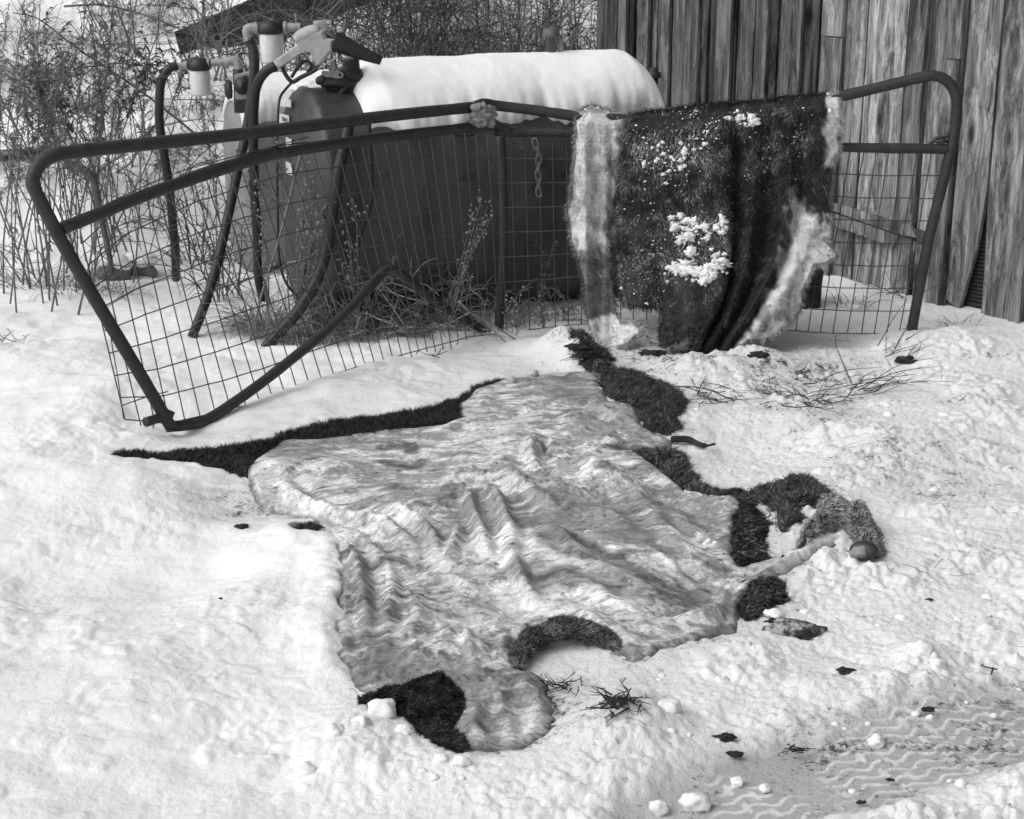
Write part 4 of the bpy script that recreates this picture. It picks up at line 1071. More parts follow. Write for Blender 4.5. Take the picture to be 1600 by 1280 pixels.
mb = MB(); mb.lathe([(.020, -.045), (.028, -.025), (.034, .0), (.036, .014), (.032, .022), (.017, .026), (.001, .027)], hc, hax, 22)
v = mb.v[0]; q = v - hc; q[:] = q * np.array([1.15, 1, .72]); mb.v[0] = hc + q
mb.build('hoof', M['hoof'], hide)
mb = MB(); mb.blob(hc + hax * .021 + np.array([-.011, 0, -.005]), (.024, .013, .018), 3, .45, 2.0, 3); mb.blob(hc + hax * .021 + np.array([.008, 0, -.012]), (.014, .011, .010), 5, .4, 2.0, 3); mb.build('sole', M['pad'], hide)
mb = MB(); c = [np.append(G(x, y, .03), .03 + Z(*G(x, y, .03))) for x, y in ((1050, 690), (1075, 688), (1100, 694), (1117, 689))]
mb.tube(smooth_line(c, 14), [.012] * 6 + [.009] * 4 + [.004] * 4, 8); mb.build('tail_stub', M['debris'], hide)
for x, y in ((800, 607), (835, 596)):
    p = G(x, y, .03); mb = MB(); mb.blob((p[0], p[1], Z(*p) + .035), (.016, .014, .016), int(x), .3, 2, 2); mb.build('fat_knob', M['lip'], hide)

# ------------------------------------------------------------------ the hide hanging over the gate
hang = thing('hanging_hide', 'dark shaggy hide with pale legs and snow clumps draped over the gate', 'hide', gp(1100, 560))
OUT = [(903,180),(906,172),(920,165),(935,168),(960,174),(1000,178),(1030,172),(1060,168),(1110,163),(1150,160),(1200,154),(1235,150),(1262,147),(1290,146),(1306,144),(1310,160),(1311,200),(1308,240),(1298,252),(1292,280),
 (1291,305),(1294,330),(1298,352),(1296,380),(1290,372),(1284,360),(1292,382),(1312,400),(1290,410),(1270,414),(1262,440),(1252,460),(1250,485),(1232,505),(1215,520),(1195,528),(1170,530),(1155,540),(1145,556),(1120,563),(1098,561),(1072,556),
 (1084,535),(1090,515),(1078,512),(1062,530),(1048,538),(1032,540),(1030,520),(1036,502),(1034,482),(1010,480),(985,478),(974,474),(965,425),(958,365),(953,325),(947,360),(950,410),(957,450),(961,490),(968,506),(985,502),(1000,512),(998,522),(980,536),(950,548),(934,552),(926,528),(918,492),(912,440),(904,400),(892,372),(889,340),(886,330),(893,308),(898,270),(900,220)]
def wob_poly(poly, step, amp, seed):
    W = rough_poly(np.array(poly, float) / 400.0, step / 400.0, amp / 400.0, seed); return W * 400.0
OUTW = wob_poly(OUT, 5, 2.2, 7)
PALE_L = [(895,140),(962,140),(985,165),(968,200),(958,250),(956,290),(950,330),(952,370),(945,395),(935,385),(925,395),(905,400),(880,380),(880,200)]
PALE_LOW = [(900,395),(950,395),(970,470),(965,520),(900,520)]
FOOT = [(915,495),(975,495),(1010,505),(1000,530),(950,560),(915,555)]
PALE_R = [(1236,300),(1262,318),(1285,352),(1300,380),(1325,398),(1280,420),(1262,450),(1248,500),(1190,545),(1145,550),(1180,500),(1212,440),(1226,390)]
PALE_RT = [(1287,130),(1320,130),(1320,260),(1290,262),(1289,200)]
PALE_RS = [(1289,330),(1302,330),(1302,390),(1284,372)]
def hang_tone(px):
    w = np.stack([px[:, 0] + 11 * fbm(px[:, 0] / 18, px[:, 1] / 30, 3, 4), px[:, 1] + 7 * fbm(px[:, 0] / 22 + 8, px[:, 1] / 22, 5, 3)], 1)
    t = np.zeros(len(px))
    for poly, lv, s in ((PALE_L, .74, 12), (PALE_LOW, .16, 10), (FOOT, .85, 6), (PALE_R, .58, 8), (PALE_RT, .62, 3), (PALE_RS, .6, 3)):
        t = np.maximum(t, lv * sst(-s, s, sdf(w, poly)))
    lowr = sst(420, 470, px[:, 1]) * sst(1130, 1180, px[:, 0]); t = t * (1 - .45 * lowr * sst(.2, .7, fbm(px[:, 0] / 30, px[:, 1] / 30, 8, 3) + .4))
    return t
def hang_off(px):
    x, y = px[:, 0], px[:, 1]
    ytop = np.interp(x, [900, 920, 960, 1000, 1150, 1235, 1310], [182, 168, 176, 180, 162, 152, 146])
    f = sst(0, 26, y - ytop)
    lower = sst(200, 470, y)
    prof_x = np.array([885, 900, 915, 930, 945, 955, 962, 975, 1000, 1050, 1100, 1130, 1138, 1146, 1160, 1172, 1185, 1200, 1212, 1228, 1245, 1270, 1290, 1312])
    prof = np.array([.02, .05, .075, .06, .055, .02, .035, .065, .085, .10, .115, .135, .11, .015, .03, .08, .04, .015, .07, .095, .06, .075, .05, .02])
    xl = np.interp(y, [150, 430, 500, 560], [1138, 1134, 1112, 1078]); xr = np.interp(y, [150, 320, 400, 470, 560], [1290, 1290, 1262, 1215, 1148])
    s_ = (x - xl) / (xr - xl)
    sh = 0 * x
    o = np.interp(x, prof_x, prof)
    fold = np.interp(s_, [-.04, 0, .035, .10, .18, .27, .36, .45, .55, .64, .74, .86, .95, 1.0, 1.3, 2], [.135, .12, .015, .02, .075, .09, .03, .01, .07, .10, .055, .082, .098, .098, .07, .03])
    o = np.where(s_ > -.04, fold, o)
    o = o + .03 * np.exp(-((x - np.interp(y, [200, 380, 560], [1055, 1075, 1075])) / 26.0) ** 2) * sst(380, 480, y) - .035 * np.exp(-((x - np.interp(y, [200, 480, 560], [1000, 1040, 1060])) / 16.0) ** 2) * sst(330, 480, y)
    o = .055 + (o - .055) * (.45 + .75 * sst(170, 300, y))
    o = o * (.28 + .72 * f) - .004
    o += .05 * sst(470, 560, y) * sst(1020, 1060, x)
    o += .37 * sst(300, 640, y) ** 1.0 * 1.15
    o += .010 * fbm(x / 45, y / 60, 21, 3) * f + .004 * fbm(x / 14, y / 14, 24, 2) * f
    o += .024 * np.sin((x - 893 - .04 * (y - 200)) / 8.5) * sst(975, 940, x) * sst(190, 280, y)
    o += .020 * np.sin((x + .42 * y) / 11.0) * sst(1225, 1245, x - sh) * sst(330, 400, y)
    return o
W, Q, BE, d = poly_grid(OUTW, 2.6)
off = hang_off(W); V = gpa(W, off); tn = hang_tone(W)
nb = np.unique(BE); re = {int(b): i for i, b in enumerate(nb)}
S = V[nb] - GN * .02; m = len(V)
SK = np.array([[b, a, m + re[int(a)], m + re[int(b)]] for a, b in BE])
mb = MB(); mb.add(np.vstack([V, S]), [Q, SK], t=np.concatenate([tn, tn[nb] * .6]))
pelt = mb.build('pelt', M['fur'], hang)
# far side of the drape, behind the rail
W2, Q2, BE2, d2 = poly_grid(wob_poly([(904,178),(960,174),(1150,160),(1306,146),(1312,200),(1300,330),(1240,380),(1100,360),(1000,380),(930,330),(905,300)], 5, 3, 9), 5)
V2 = gpa(W2, -.035 - .03 * sst(170, 300, W2[:, 1])); mb = MB(); mb.add(V2, [Q2[:, ::-1]], t=.3); mb.build('back_flap', M['fur'], hang)
n = 165000
R, N, ex = sample(V, Q, n, (W, tn))
pxr, tr = ex[0], ex[1][:, 0]
N[(N @ GN) < 0] *= -1
frost = fbm(pxr[:, 0] / 26, pxr[:, 1] / 26, 51, 4)
def fz(cx, cy, rx, ry): return np.exp(-(((pxr[:, 0] - cx) / rx) ** 2 + ((pxr[:, 1] - cy) / ry) ** 2))
zone = .75 * fz(1010, 240, 70, 40) + .6 * fz(1080, 220, 50, 40) + .5 * fz(990, 430, 50, 60) + .75 * fz(1070, 365, 26, 26) + .8 * fz(1066, 420, 22, 18) + .7 * fz(1112, 410, 20, 24) + .7 * fz(1112, 360, 26, 18) + .4 * fz(1080, 400, 70, 80) + .45 * fz(1190, 240, 30, 50) + .5 * fz(1150, 180, 60, 20) + .35 * fz(1240, 210, 25, 60) + .3 * fz(960, 300, 30, 100) + .25 * fz(1100, 330, 80, 120)
spk = rng.random(n)
fr_t = np.clip((frost * .5 + zone - .18) * 1.3, 0, 1)
tone_ = tr + (1 - tr) * (fr_t * (spk < .42) * (.3 + .65 * rng.random(n)) + .05 * (rng.random(n) < .12) + .07 * np.clip(fbm(pxr[:, 0] / 30, pxr[:, 1] / 40, 61, 2), 0, 1) + .015)
tone_ *= (.75 + .4 * rng.random(n)) * np.where(tr > .3, .62 + .5 * sst(-.35, .35, fbm(pxr[:, 0] / 9, pxr[:, 1] / 30, 83, 3)), 1)
sw = fbm(pxr[:, 0] / 40, pxr[:, 1] / 55, 71, 2) * 1.1
comb = GUx[None] * np.sin(sw)[:, None] * .9 + np.array([0, 0, -1.0])[None] * np.cos(sw)[:, None]
Lh = np.where(tr > .35, .0045, .016) * (1 + .4 * fbm(pxr[:, 0] / 30, pxr[:, 1] / 30, 73, 2))
mb = MB(); fur(mb, R, N, comb, Lh, .0009, np.clip(tone_, 0, 1), .5, .42)
ae = V[BE[:, 0]]; be = V[BE[:, 1]]; kx = rng.integers(0, len(BE), 9000); u = rng.random(9000)[:, None]
Re = ae[kx] * (1 - u) + be[kx] * u; tt = (be - ae)[kx]; oo = np.cross(tt, GN); oo /= np.linalg.norm(oo, axis=1)[:, None] + 1e-9
cen = V.mean(0); te = tn[BE[kx, 0]]
pe = W[BE[kx, 0]]
sg_ = np.sign(((inside(pe + np.stack([oo @ GUx, -oo[:, 2]], 1) * 5, OUTW)) * -2.0 + 1)); oo *= sg_[:, None]
fur(mb, Re, GN[None] * np.ones((9000, 1)) * .4, oo * .6 + np.array([0, 0, -.5]), .022, .0010, np.clip(te * (.35 + .4 * rng.random(9000)) + .02, 0, 1), .4, .5)
tag(mb.build('hair', M['fur'], pelt), kind='stuff')
# snow caught in the fur
mb = MB()
def clumps(cx, cy, sx, sy, n, r0, r1):
    for i in range(int(n * 1.0)):
        x = rnd.gauss(cx, sx); y = rnd.gauss(cy, sy); r = .8 * r0 * (r1 / r0) ** (rnd.random() ** 2.6)
        q = np.array([[x, y]])
        if inside(q, OUTW)[0]:
            o = hang_off(q)[0] + .012
            mb.blob(gp(x, y, o - .004), np.array([r * rnd.uniform(.7, 1.4), r * .24, r * rnd.uniform(.6, 1.1)]), rnd.randint(0, 999), .95, 3.4, 3 if r > .010 else (2 if r > .005 else 1), dirt=0.0, ice=0)
for c in [(1078,352,14,8,30,.005,.030),(1070,375,10,12,24,.005,.032),(1100,362,22,6,24,.004,.022),(1066,420,12,8,40,.006,.038),(1100,430,14,6,26,.006,.038),(1118,412,8,12,30,.006,.034),(1130,352,4,9,16,.005,.016),(1046,262,16,14,36,.003,.014),(1068,248,10,12,24,.003,.014),(1025,225,26,20,40,.002,.009),
          (1158,183,12,5,24,.006,.022),(1105,205,10,16,24,.003,.012),(1060,180,30,7,34,.002,.008),(1142,300,3,30,10,.003,.009),(1000,240,26,22,50,.002,.006),(1190,260,14,24,34,.002,.007),(990,450,20,18,40,.002,.007),(1010,380,20,40,40,.002,.006),(1090,300,40,60,50,.0015,.005),(1210,210,30,40,50,.0015,.005),(1252,200,10,40,30,.0015,.006),(1298,170,6,16,10,.004,.012),(930,172,16,4,12,.004,.010)]:
    clumps(*c)
tag(mb.build('clinging_snow', M['snow'], loc=gp(1090, 380, .1)), 'snow clumps caught in the dark fur of the hanging hide', 'snow', kind='stuff')

# ------------------------------------------------------------------ background: panel, rocks, stump, slab
A = [GH(278, 92), GH(430, 96)]
p0 = P(285, 93, 11.0); q = [P(x, y, Yd) for x, y, Yd in ((284, 93, 11.0), (562, 96, 11.3), (640, 70, 11.8), (560, -40, 12.0), (400, -5, 11.5), (272, 50, 11.0))]
t = thing('fallen_roof_panel', 'dark tarred roof panel lying tilted behind the brush, above the filters', 'panel', q[0])
mb = MB(); mb.prism(np.array(q)[::-1], (0, .12, -.02)); mb.build('deck', M['slab'], t, smooth=False)
for k in range(5):
    u = (k + .5) / 5; a = q[0] * (1 - u) + q[1] * u; b = q[5] * (1 - u) + q[3] * u
    mb = MB(); mb.tube([a + np.array([0, -.02, .0]), b + np.array([0, -.02, 0])], .014, 4); mb.build('batten', M['slab'], t, smooth=False)
def rock(x, y, w, h, label, snow=True, seed=1, mat='rock', flat=.6):
    p = GH(x, y); r = w / F_PX * p[1] / 2
    mb = MB(); mb.blob((p[0], p[1], p[2] + r * h * .4), (r, r * .8, r * h), seed, .3, 1.7, 3)
    tag(mb.build('rock', M[mat], loc=p), label, 'rock')
    if snow:
        mb = MB(); mb.blob((p[0], p[1] + r * .12, p[2] + r * h * .98), (r * 1.0, r * .85, r * h * .62), seed + 3, .22, 1.7, 3, dirt=.0, ice=0)
        tag(mb.build('snow_pad', M['snow'], loc=p), 'snow pad on ' + label, 'snow', kind='stuff')
rock(178, 436, 58, .9, 'snow capped stone behind the left end of the gate mesh', seed=2)
rock(219, 428, 50, .9, 'snow capped stone just left of the cut hose foot', seed=5)
rock(22, 236, 100, .16, 'flat pale slab at the left edge of the picture', seed=11, mat='foam')
mb = MB(); ln = line([(100, 256), (128, 264), (146, 282), (156, 330), (168, 385), (176, 430)], 7.3, 24); mb.tube(ln, np.linspace(.022, .012, 24), 8)
tag(mb.build('bent_pole', M['twig'], loc=ln[-1]), 'dark bent pole leaning behind the left end of the gate', 'pole')
p = GH(1268, 486); mb = MB(); mb.lathe([(.05, -.05), (.056, .0), (.060, .10), (.064, .155), (.056, .165), (.0, .15)], (p[0] , p[1] + .1, p[2]), UP, 14)
V0 = mb.v[0]; V0 += .010 * np.stack([val3(V0 * 30, 1), val3(V0 * 30, 2), val3(V0 * 30, 3)], 1)
tag(mb.build('stump', M['debris'], loc=p), 'small dark stump behind the gate mesh right of the hanging hide', 'stump')

# ------------------------------------------------------------------ dry plants
def leaf_strip(mb, base, d, L, w, droop, k=4):
    d = np.asarray(d, float); p = np.asarray(base, float).copy(); side = np.cross(d, UP); side /= np.linalg.norm(side) + 1e-9
    side = side * math.cos(1.0) + np.cross(side, d) * math.sin(rnd.uniform(-1, 1)); V = []
    for i in range(k + 1):
        f = i / k; ww = w * math.sin(math.pi * min(.95, .15 + f * .85)) * .5 + .0006
        V += [p - side * ww, p + side * ww]
        d = d + np.array([rnd.uniform(-.25, .25), rnd.uniform(-.25, .25), -droop]); d /= np.linalg.norm(d)
        p = p + d * L / k
    idx = np.arange(2 * k + 2).reshape(-1, 2)
    mb.add(V, [np.stack([idx[:-1, 0], idx[:-1, 1], idx[1:, 1], idx[1:, 0]], 1)])
def weed_proto(h, kind, seed):
    rnd.seed(seed)
    lab = {0: 'tall dry weed stalk with drooping shrivelled leaves', 1: 'dry weed stalk with a loose seed plume', 2: 'thin bare dry stalk with small side twigs', 3: 'bushy dry weed with many curled leaves'}[kind]
    t = thing('dry_weed', lab, 'weed', (0, 0, 0), ('leafy weeds', 'plumed weeds', 'bare stalks', 'bushy weeds')[kind] + ' among the snow on the left')
    lx, ly = rnd.uniform(-.16, .16), rnd.uniform(-.1, .1)
    pts = [(lx * f * f * h + .012 * math.sin(f * 6 + seed), ly * f * f * h, h * f * (1 - .06 * f)) for f in np.linspace(0, 1, 10)]; pts[0] = (0, 0, -.06)
    pts = np.array(pts); st = MB(); st.tube(pts, np.linspace(.0052, .002, 10), 5); lf = MB()
    def at(f): return np.array([np.interp(f, np.linspace(0, 1, 10), pts[:, i]) for i in range(3)])
    if kind in (0, 3):
        for i in range(70 if kind == 0 else 100):
            f = 1 - .75 * rnd.random() ** 1.6 if kind == 0 else rnd.uniform(.15, .98); a = rnd.uniform(0, 6.28)
            leaf_strip(lf, at(f), (math.cos(a) * .8, math.sin(a) * .8, .3), rnd.uniform(.030, .070), rnd.uniform(.008, .016), .5)
    nb = {0: 5, 1: 14, 2: 9, 3: 8}[kind]
    for i in range(nb):
        f = rnd.uniform(.45, .97) if kind != 1 else rnd.uniform(.6, 1); a = rnd.uniform(0, 6.28); L = rnd.uniform(.08, .24) * (1.25 - f * .6)
        b = at(f); e = b + np.array([math.cos(a) * L * .7, math.sin(a) * L * .7, L * .75]); mid = (b + e) / 2 + np.array([0, 0, L * .12])
        q = smooth_line([b, mid, e], 6); st.tube(q, np.linspace(.0026, .0013, 6), 4, caps=False)
        for j in range({0: 5, 1: 26, 2: 3, 3: 7}[kind]):
            g = rnd.random(); p = q[min(5, int(g * 6))]
            leaf_strip(lf, p, (rnd.uniform(-1, 1), rnd.uniform(-1, 1), rnd.uniform(-.2, .8)), rnd.uniform(.016, .034) * (1 if kind else 1.5), rnd.uniform(.007, .012), .4, 2)
    st.build('stem', M['weed'] if kind != 3 else M['weeddark'], t)
    tag(lf.build('leaves', M['weed'] if seed % 2 else M['weeddark'], t, smooth=False), kind='stuff')
    return t
protos = [weed_proto(1.45, 0, 11), weed_proto(1.6, 0, 12), weed_proto(1.3, 1, 13), weed_proto(1.5, 2, 14), weed_proto(.95, 3, 15), weed_proto(1.2, 2, 16), weed_proto(1.1, 0, 17), weed_proto(1.55, 1, 18)]
used = set()
def plant(i, x, y, s=1.0, z=None, dY=0.0):
    p = GH(x, y) if z is None else z
    o = protos[i]
    if i in used: o = copy_tree(protos[i])
    used.add(i)
    o.location = (float(p[0]), float(p[1]) + dY, float(p[2])); o.rotation_euler = (rnd.gauss(0, .14), rnd.gauss(0, .16 if i in (0, 1, 4) else .27), rnd.uniform(0, 6.28))
    o.scale = (s, s, s * rnd.uniform(.85, 1.1)); o['_o'] = list(o.location)
    return o
rnd.seed(77)
for k in range(38):                                        # the thick stand at the left
    x = rnd.triangular(-40, 240, 40); y = rnd.triangular(330, 496, 470) - .10 * abs(x - 60)
    plant(rnd.choice([0, 1, 2, 2, 3, 4, 6, 7, 7, 2]), x, y, rnd.uniform(.75, 1.1))
for k in range(34):                                        # thinner, further back and between the hoses
    x = rnd.uniform(120, 400); y = rnd.uniform(300, 430)
    plant(rnd.choice([2, 3, 4, 5, 6, 0]), x, y, rnd.uniform(.45, .8))
for k in range(34):
    x = rnd.uniform(-30, 340); y = rnd.uniform(60, 300)
    plant(rnd.choice([0, 2, 3, 4, 6]), x, y, rnd.uniform(.4, .75))
for x, y, s in ((470, 520, .55), (500, 528, .5), (455, 515, .6), (530, 520, .45), (560, 515, .5), (420, 510, .5), (745, 505, .38), (845, 505, .4), (600, 515, .3)):
    plant(rnd.choice([6, 4, 2, 4]), x, y, s * 1.15)
def bush(name, label, base, h, n, spread, seed, mat, group, cat='bush', rmax=.006, arch=.9, leaf=0):
    rnd.seed(seed); mb = MB()
    base = np.asarray(base, float)
    ends = []
    for i in range(n):
        a = rnd.uniform(0, 6.28); L = h * rnd.uniform(.35, 1.1); sx = spread * rnd.uniform(.1, 1.3)
        b = base + np.array([math.cos(a) * .3 * spread * rnd.random(), math.sin(a) * .2 * spread, -.05])
        a += rnd.gauss(0, .7)
        tip = b + np.array([math.cos(a) * sx, math.sin(a) * sx * .6, L * (1 - .55 * arch * min(1, sx / spread))])
        mid = (b + tip) / 2 + np.array([-math.cos(a) * sx * .12, -math.sin(a) * sx * .15, L * .2 * (1 + arch) * rnd.uniform(.3, 1.3)])
        q = smooth_line([b, mid, tip], 9); q += np.array([[rnd.gauss(0, .010) for _ in range(3)] for _ in range(9)]) * h
        mb.tube(q, np.linspace(rmax * rnd.uniform(.5, 1), .0016, 9), 4, caps=False)
        for j in range(6):
            f = rnd.randint(2, 8); d = np.array([rnd.uniform(-1, 1), rnd.uniform(-.7, .7), rnd.uniform(-.5, .9)]); l = h * rnd.uniform(.15, .5)
            e = q[f] + d * l; mm = (q[f] + e) / 2 + np.array([0, 0, rnd.uniform(-.05, .22) * l])
            mb.tube(smooth_line([q[f], mm, e], 5), [.0028, .0024, .002, .0016, .0012], 3, caps=False)
    t = thing(name, label, cat, base, group)
    mb.build('branches', M[mat], t)
    if leaf:
        lf = MB()
        for i in range(leaf):
            p = base + np.array([rnd.gauss(0, spread * .42), rnd.gauss(0, spread * .35), h * rnd.uniform(.12, 1) ** .8])
            p[:2] = base[:2] + (p[:2] - base[:2]) * (1.15 - .7 * (p[2] - base[2]) / h)
            leaf_strip(lf, p, (rnd.uniform(-1, 1), rnd.uniform(-1, 1), rnd.uniform(-.5, .8)), rnd.uniform(.03, .07), rnd.uniform(.008, .016), .4, 2)
        tag(lf.build('foliage', M['evergreen'], t, smooth=False), kind='stuff')
    return t
for i, (x, y, h, n, sp_, lab, mt) in enumerate(((540, 520, .45, 26, .34, 'tangle of dry stems where the bottom rail rises', 'straw'), (610, 518, .42, 26, .36, 'tangle of dry stems under the kinked bottom rail', 'twig'), (690, 514, .34, 22, .3, 'tangle of dry stems left of the gate upright', 'straw'), (800, 505, .22, 18, .3, 'tangle of dry stems right of the gate upright', 'paletwig'), (345, 470, .5, 18, .34, 'tangle of bare stems between the two long hoses', 'twig'), (300, 410, .5, 16, .4, 'tangle of bare stems behind the cut hose', 'weeddark'), (120, 450, .6, 8, .5, 'tangle of bare stems in the weed stand at the left', 'weed'), (230, 300, .7, 7, .6, 'tangle of bare stems above the left gate corner', 'twig'), (870, 500, .2, 14, .2, 'thin stems beside the pale leg of the hanging hide', 'paletwig'))):
    p = GH(x, y); bush('weed_tangle', lab, p, h, n, sp_, 900 + i, mt, None, 'weeds', rmax=.0045)
bl = 'bare twiggy bushes behind the tanks'
for i, (x, Yb, h, n, sp_) in enumerate(((430, 10.2, 1.0, 20, .8), (520, 10.6, 1.1, 20, .9), (350, 10.5, .9, 12, .7), (590, 10.0, 1.0, 34, .8), (680, 10.2, 1.1, 36, .9), (770, 10.4, 1.2, 36, .8), (850, 10.2, 1.1, 34, .8), (920, 10.1, 1.1, 30, .7), (470, 9.6, .8, 14, .7), (240, 11.2, 1.1, 7, .9), (640, 11.0, 1.3, 34, 1.0), (820, 11.2, 1.4, 34, 1.0), (730, 9.5, .8, 24, .6), (560, 11.6, 1.2, 30, 1.0), (150, 9.0, 1.2, 5, .9))):
    X_ = (x - 800) / F_PX * (Yb * _c + .3); bush('bare_bush', 'leafless tangled bush behind the tanks with thin grey branches', (X_, Yb, Z(X_, Yb)), h, int(n * 1.25), sp_ * 1.15, 200 + i, ('twig', 'weeddark', 'paletwig')[i % 3], bl, rmax=.006 + .003 * (i % 3 == 2))
for i, (x, Yb, h, sp_, lab) in enumerate(((655, 11.0, 1.1, .55, 'small dark evergreen shrub behind the snowy tank top, left of its middle'), (600, 12.2, 1.3, .6, 'dark evergreen shrub beside the fallen roof panel'), (900, 11.6, 1.5, .7, 'dark evergreen shrub against the far end of the barn'), (770, 12.4, 1.6, .8, 'dark evergreen shrub behind the vent pipe'))):
    X_ = (x - 800) / F_PX * (Yb * _c + .3); bush('evergreen_shrub', lab, (X_, Yb, Z(X_, Yb)), h, 14, sp_, 300 + i, 'weeddark', None, 'shrub', leaf=1500)
def cane(pts, r, label, Y):
    ln = line(pts, Y, 30); mb = MB(); mb.tube(ln, np.linspace(r, r * .35, 30), 5)
    for k in range(5):
        i = rnd.randint(6, 27); e = ln[i] + np.array([rnd.uniform(-.2, .2), rnd.uniform(-.1, .1), rnd.uniform(-.05, .25)]); mb.tube(smooth_line([ln[i], (ln[i] + e) / 2 + np.array([0, 0, .03]), e], 5), np.linspace(.002, .001, 5), 4, caps=False)
    tag(mb.build('bramble_cane', M['twig'], loc=ln[0]), label, 'branch')
rnd.seed(5)
cane([(330, 230), (230, 150), (120, 75), (60, 30), (20, 20)], .007, 'long bare cane slanting up to the upper left corner', 7.9)
cane([(100, 10), (160, 8), (230, 25), (300, 55), (360, 90)], .006, 'dark arching cane across the top of the snowbank', 8.4)
cane([(130, 105), (200, 98), (260, 105), (300, 130)], .004, 'thin cane arching over the snow left of the lower hose', 8.0)
cane([(60, 180), (140, 110), (210, 60), (290, 50)], .004, 'thin cane rising to the right across the upper left snowbank', 8.2)
cane([(380, 470), (330, 390), (250, 300), (150, 240)], .005, 'bare cane leaning left behind the gate mesh near the hoses', 7.0)
def grass_tuft(x, y, n, L, sp_, label, seed, dY=0.0, curl=.5, mat='straw'):
    rnd.seed(seed); p = GH(x, y); p = np.array([p[0], p[1] + dY, Z(p[0], p[1] + dY)]); mb = MB()
    for i in range(n):
        a = rnd.uniform(0, 6.28); r_ = sp_ * rnd.random() ** .5
        b = p + np.array([math.cos(a) * r_, math.sin(a) * r_ * .6, -.01])
        leaf_strip(mb, b, (math.cos(a) * .5 + rnd.uniform(-.4, .4), math.sin(a) * .4 + rnd.uniform(-.3, .3), 1.0), L * rnd.uniform(.5, 1.15), rnd.uniform(.002, .0045), curl * rnd.uniform(.4, 1.3), 6)
    return tag(mb.build('grass_tuft', M[mat], loc=p, smooth=False), label, 'grass')
for i, (x, y, n, L, s_, lab) in enumerate(((418, 515, 520, .34, .11, 'dense frosty tuft of curled dry grass at the foot of the tank end'), (450, 528, 420, .24, .14, 'curled dry grass tuft beside the thick hose foot'), (505, 526, 360, .20, .15, 'low dry grass tuft under the bent bottom rail'), (560, 522, 380, .20, .16, 'low curled grass under the tank left of the rail kink'), (620, 520, 380, .20, .16, 'dry grass clump below the inverted bottom rail'), (680, 515, 220, .15, .13, 'dry grass clump at the tank base left of the upright'), (720, 512, 120, .12, .1, 'thin dry grass at the foot of the upright'), (640, 505, 200, .2, .14, 'taller dry grass behind the mesh below the tank'), (1330, 480, 60, .16, .07, 'dark needle tuft beside the stump at the barn'), (1500, 508, 50, .12, .08, 'dark grass tuft below the hole in the barn wall'))):
    grass_tuft(x, y, n, L, s_, lab, 400 + i)
for i, (x, y, n, L, s_, lab) in enumerate(((215, 8, 240, .45, .30, 'brown tuft at the very top of the snowbank, left of the roof panel'), (150, 68, 160, .30, .20, 'small dark tuft on the snowbank below the arching cane'), (88, 165, 300, .42, .28, 'dark matted tuft in the weed stand, upper left'), (60, 112, 280, .5, .3, 'dark tuft near the upper left edge'), (190, 158, 200, .26, .22, 'dark tuft above the ledge left of the lower filter'), (283, 168, 160, .24, .16, 'dark tuft beneath the lower left filter'), (286, 128, 160, .26, .18, 'dark tuft just left of the lower filter head'), (20, 60, 300, .6, .3, 'large dark tuft at the top left edge'), (110, 268, 220, .3, .2, 'dark tuft inside the left gate corner'), (215, 222, 220, .18, .26, 'flattened dark tuft above the gate top rail'), (360, 165, 120, .22, .14, 'dark tuft left of the pale tank'), (60, 440, 240, .3, .3, 'dark leaf litter at the foot of the weed stand'), (130, 455, 220, .28, .25, 'dark leaf litter beside the gate post'))):
    grass_tuft(x, y, n, L, s_, lab, 450 + i, curl=.8, mat='weeddark')
def twigs(cx, cy, n, L, label, seed, mat='weeddark', flat=.25, r=.003, name='fallen_twigs', ang=None):
    rnd.seed(seed); p = GH(cx, cy); mb = MB()
    for i in range(n):
        a = rnd.uniform(0, 6.28) if ang is None else rnd.gauss(ang, .35); l = L * rnd.uniform(.35, 1)
        b = p + np.array([rnd.gauss(0, L * .25), rnd.gauss(0, L * .2), .012]); e = b + np.array([math.cos(a) * l, math.sin(a) * l, l * rnd.uniform(0, flat)])
        mid = (b + e) / 2 + np.array([rnd.gauss(0, .05) * l, rnd.gauss(0, .05) * l, .08 * l])
        q = smooth_line([b, mid, e], 8); 
        q[:, 2] = np.maximum(q[:, 2], Hs(q[:, 0], q[:, 1]) + .02)
        mb.tube(q, np.linspace(r * rnd.uniform(.5, 1), .0008, 8), 4, caps=False)
        for j in range(2):
            k = rnd.randint(2, 6); mb.tube([q[k], q[k] + np.array([rnd.uniform(-.3, .3), rnd.uniform(-.3, .3), rnd.uniform(0, .25)]) * l * .6], [.0012, .0007], 3, caps=False)
    return tag(mb.build(name, M[mat], loc=p), label, 'twigs')
twigs(1260, 635, 34, .24, 'heap of thin dark twigs on the snow in front of the right gate end', 501)
twigs(1330, 620, 18, .42, 'long thin twigs crossing the snow right of the twig heap', 502, ang=.6)
twigs(1400, 560, 12, .26, 'curved dark twigs standing against the snow near the gate foot', 503, flat=.7, ang=.9)
twigs(1120, 630, 16, .22, 'small dark twigs on the snow right of the fur tuft', 504)
twigs(880, 1085, 22, .07, 'straw scraps beside the head end of the spread hide', 505, 'debris', .5, .0022)
twigs(965, 1112, 34, .09, 'dark straw clump lying in the snow near the head end', 506, 'debris', .4, .003)
twigs(1240, 1185, 10, .05, 'tiny straw scraps by the tyre track', 507, 'debris')
twigs(1450, 905, 4, .09, 'thin grass blade pair standing in the snow at the right', 508, 'straw', 1.5, .002)
twigs(1550, 1060, 2, .08, 'single dark twig lying at the right edge', 509, 'debris', .1)
twigs(815, 490, 10, .14, 'light dry stems lying over the snow under the gate mesh', 510, 'straw', .6)
twigs(915, 562, 60, .11, 'dark litter of stems between the hides', 511, 'debris', .6, .003)
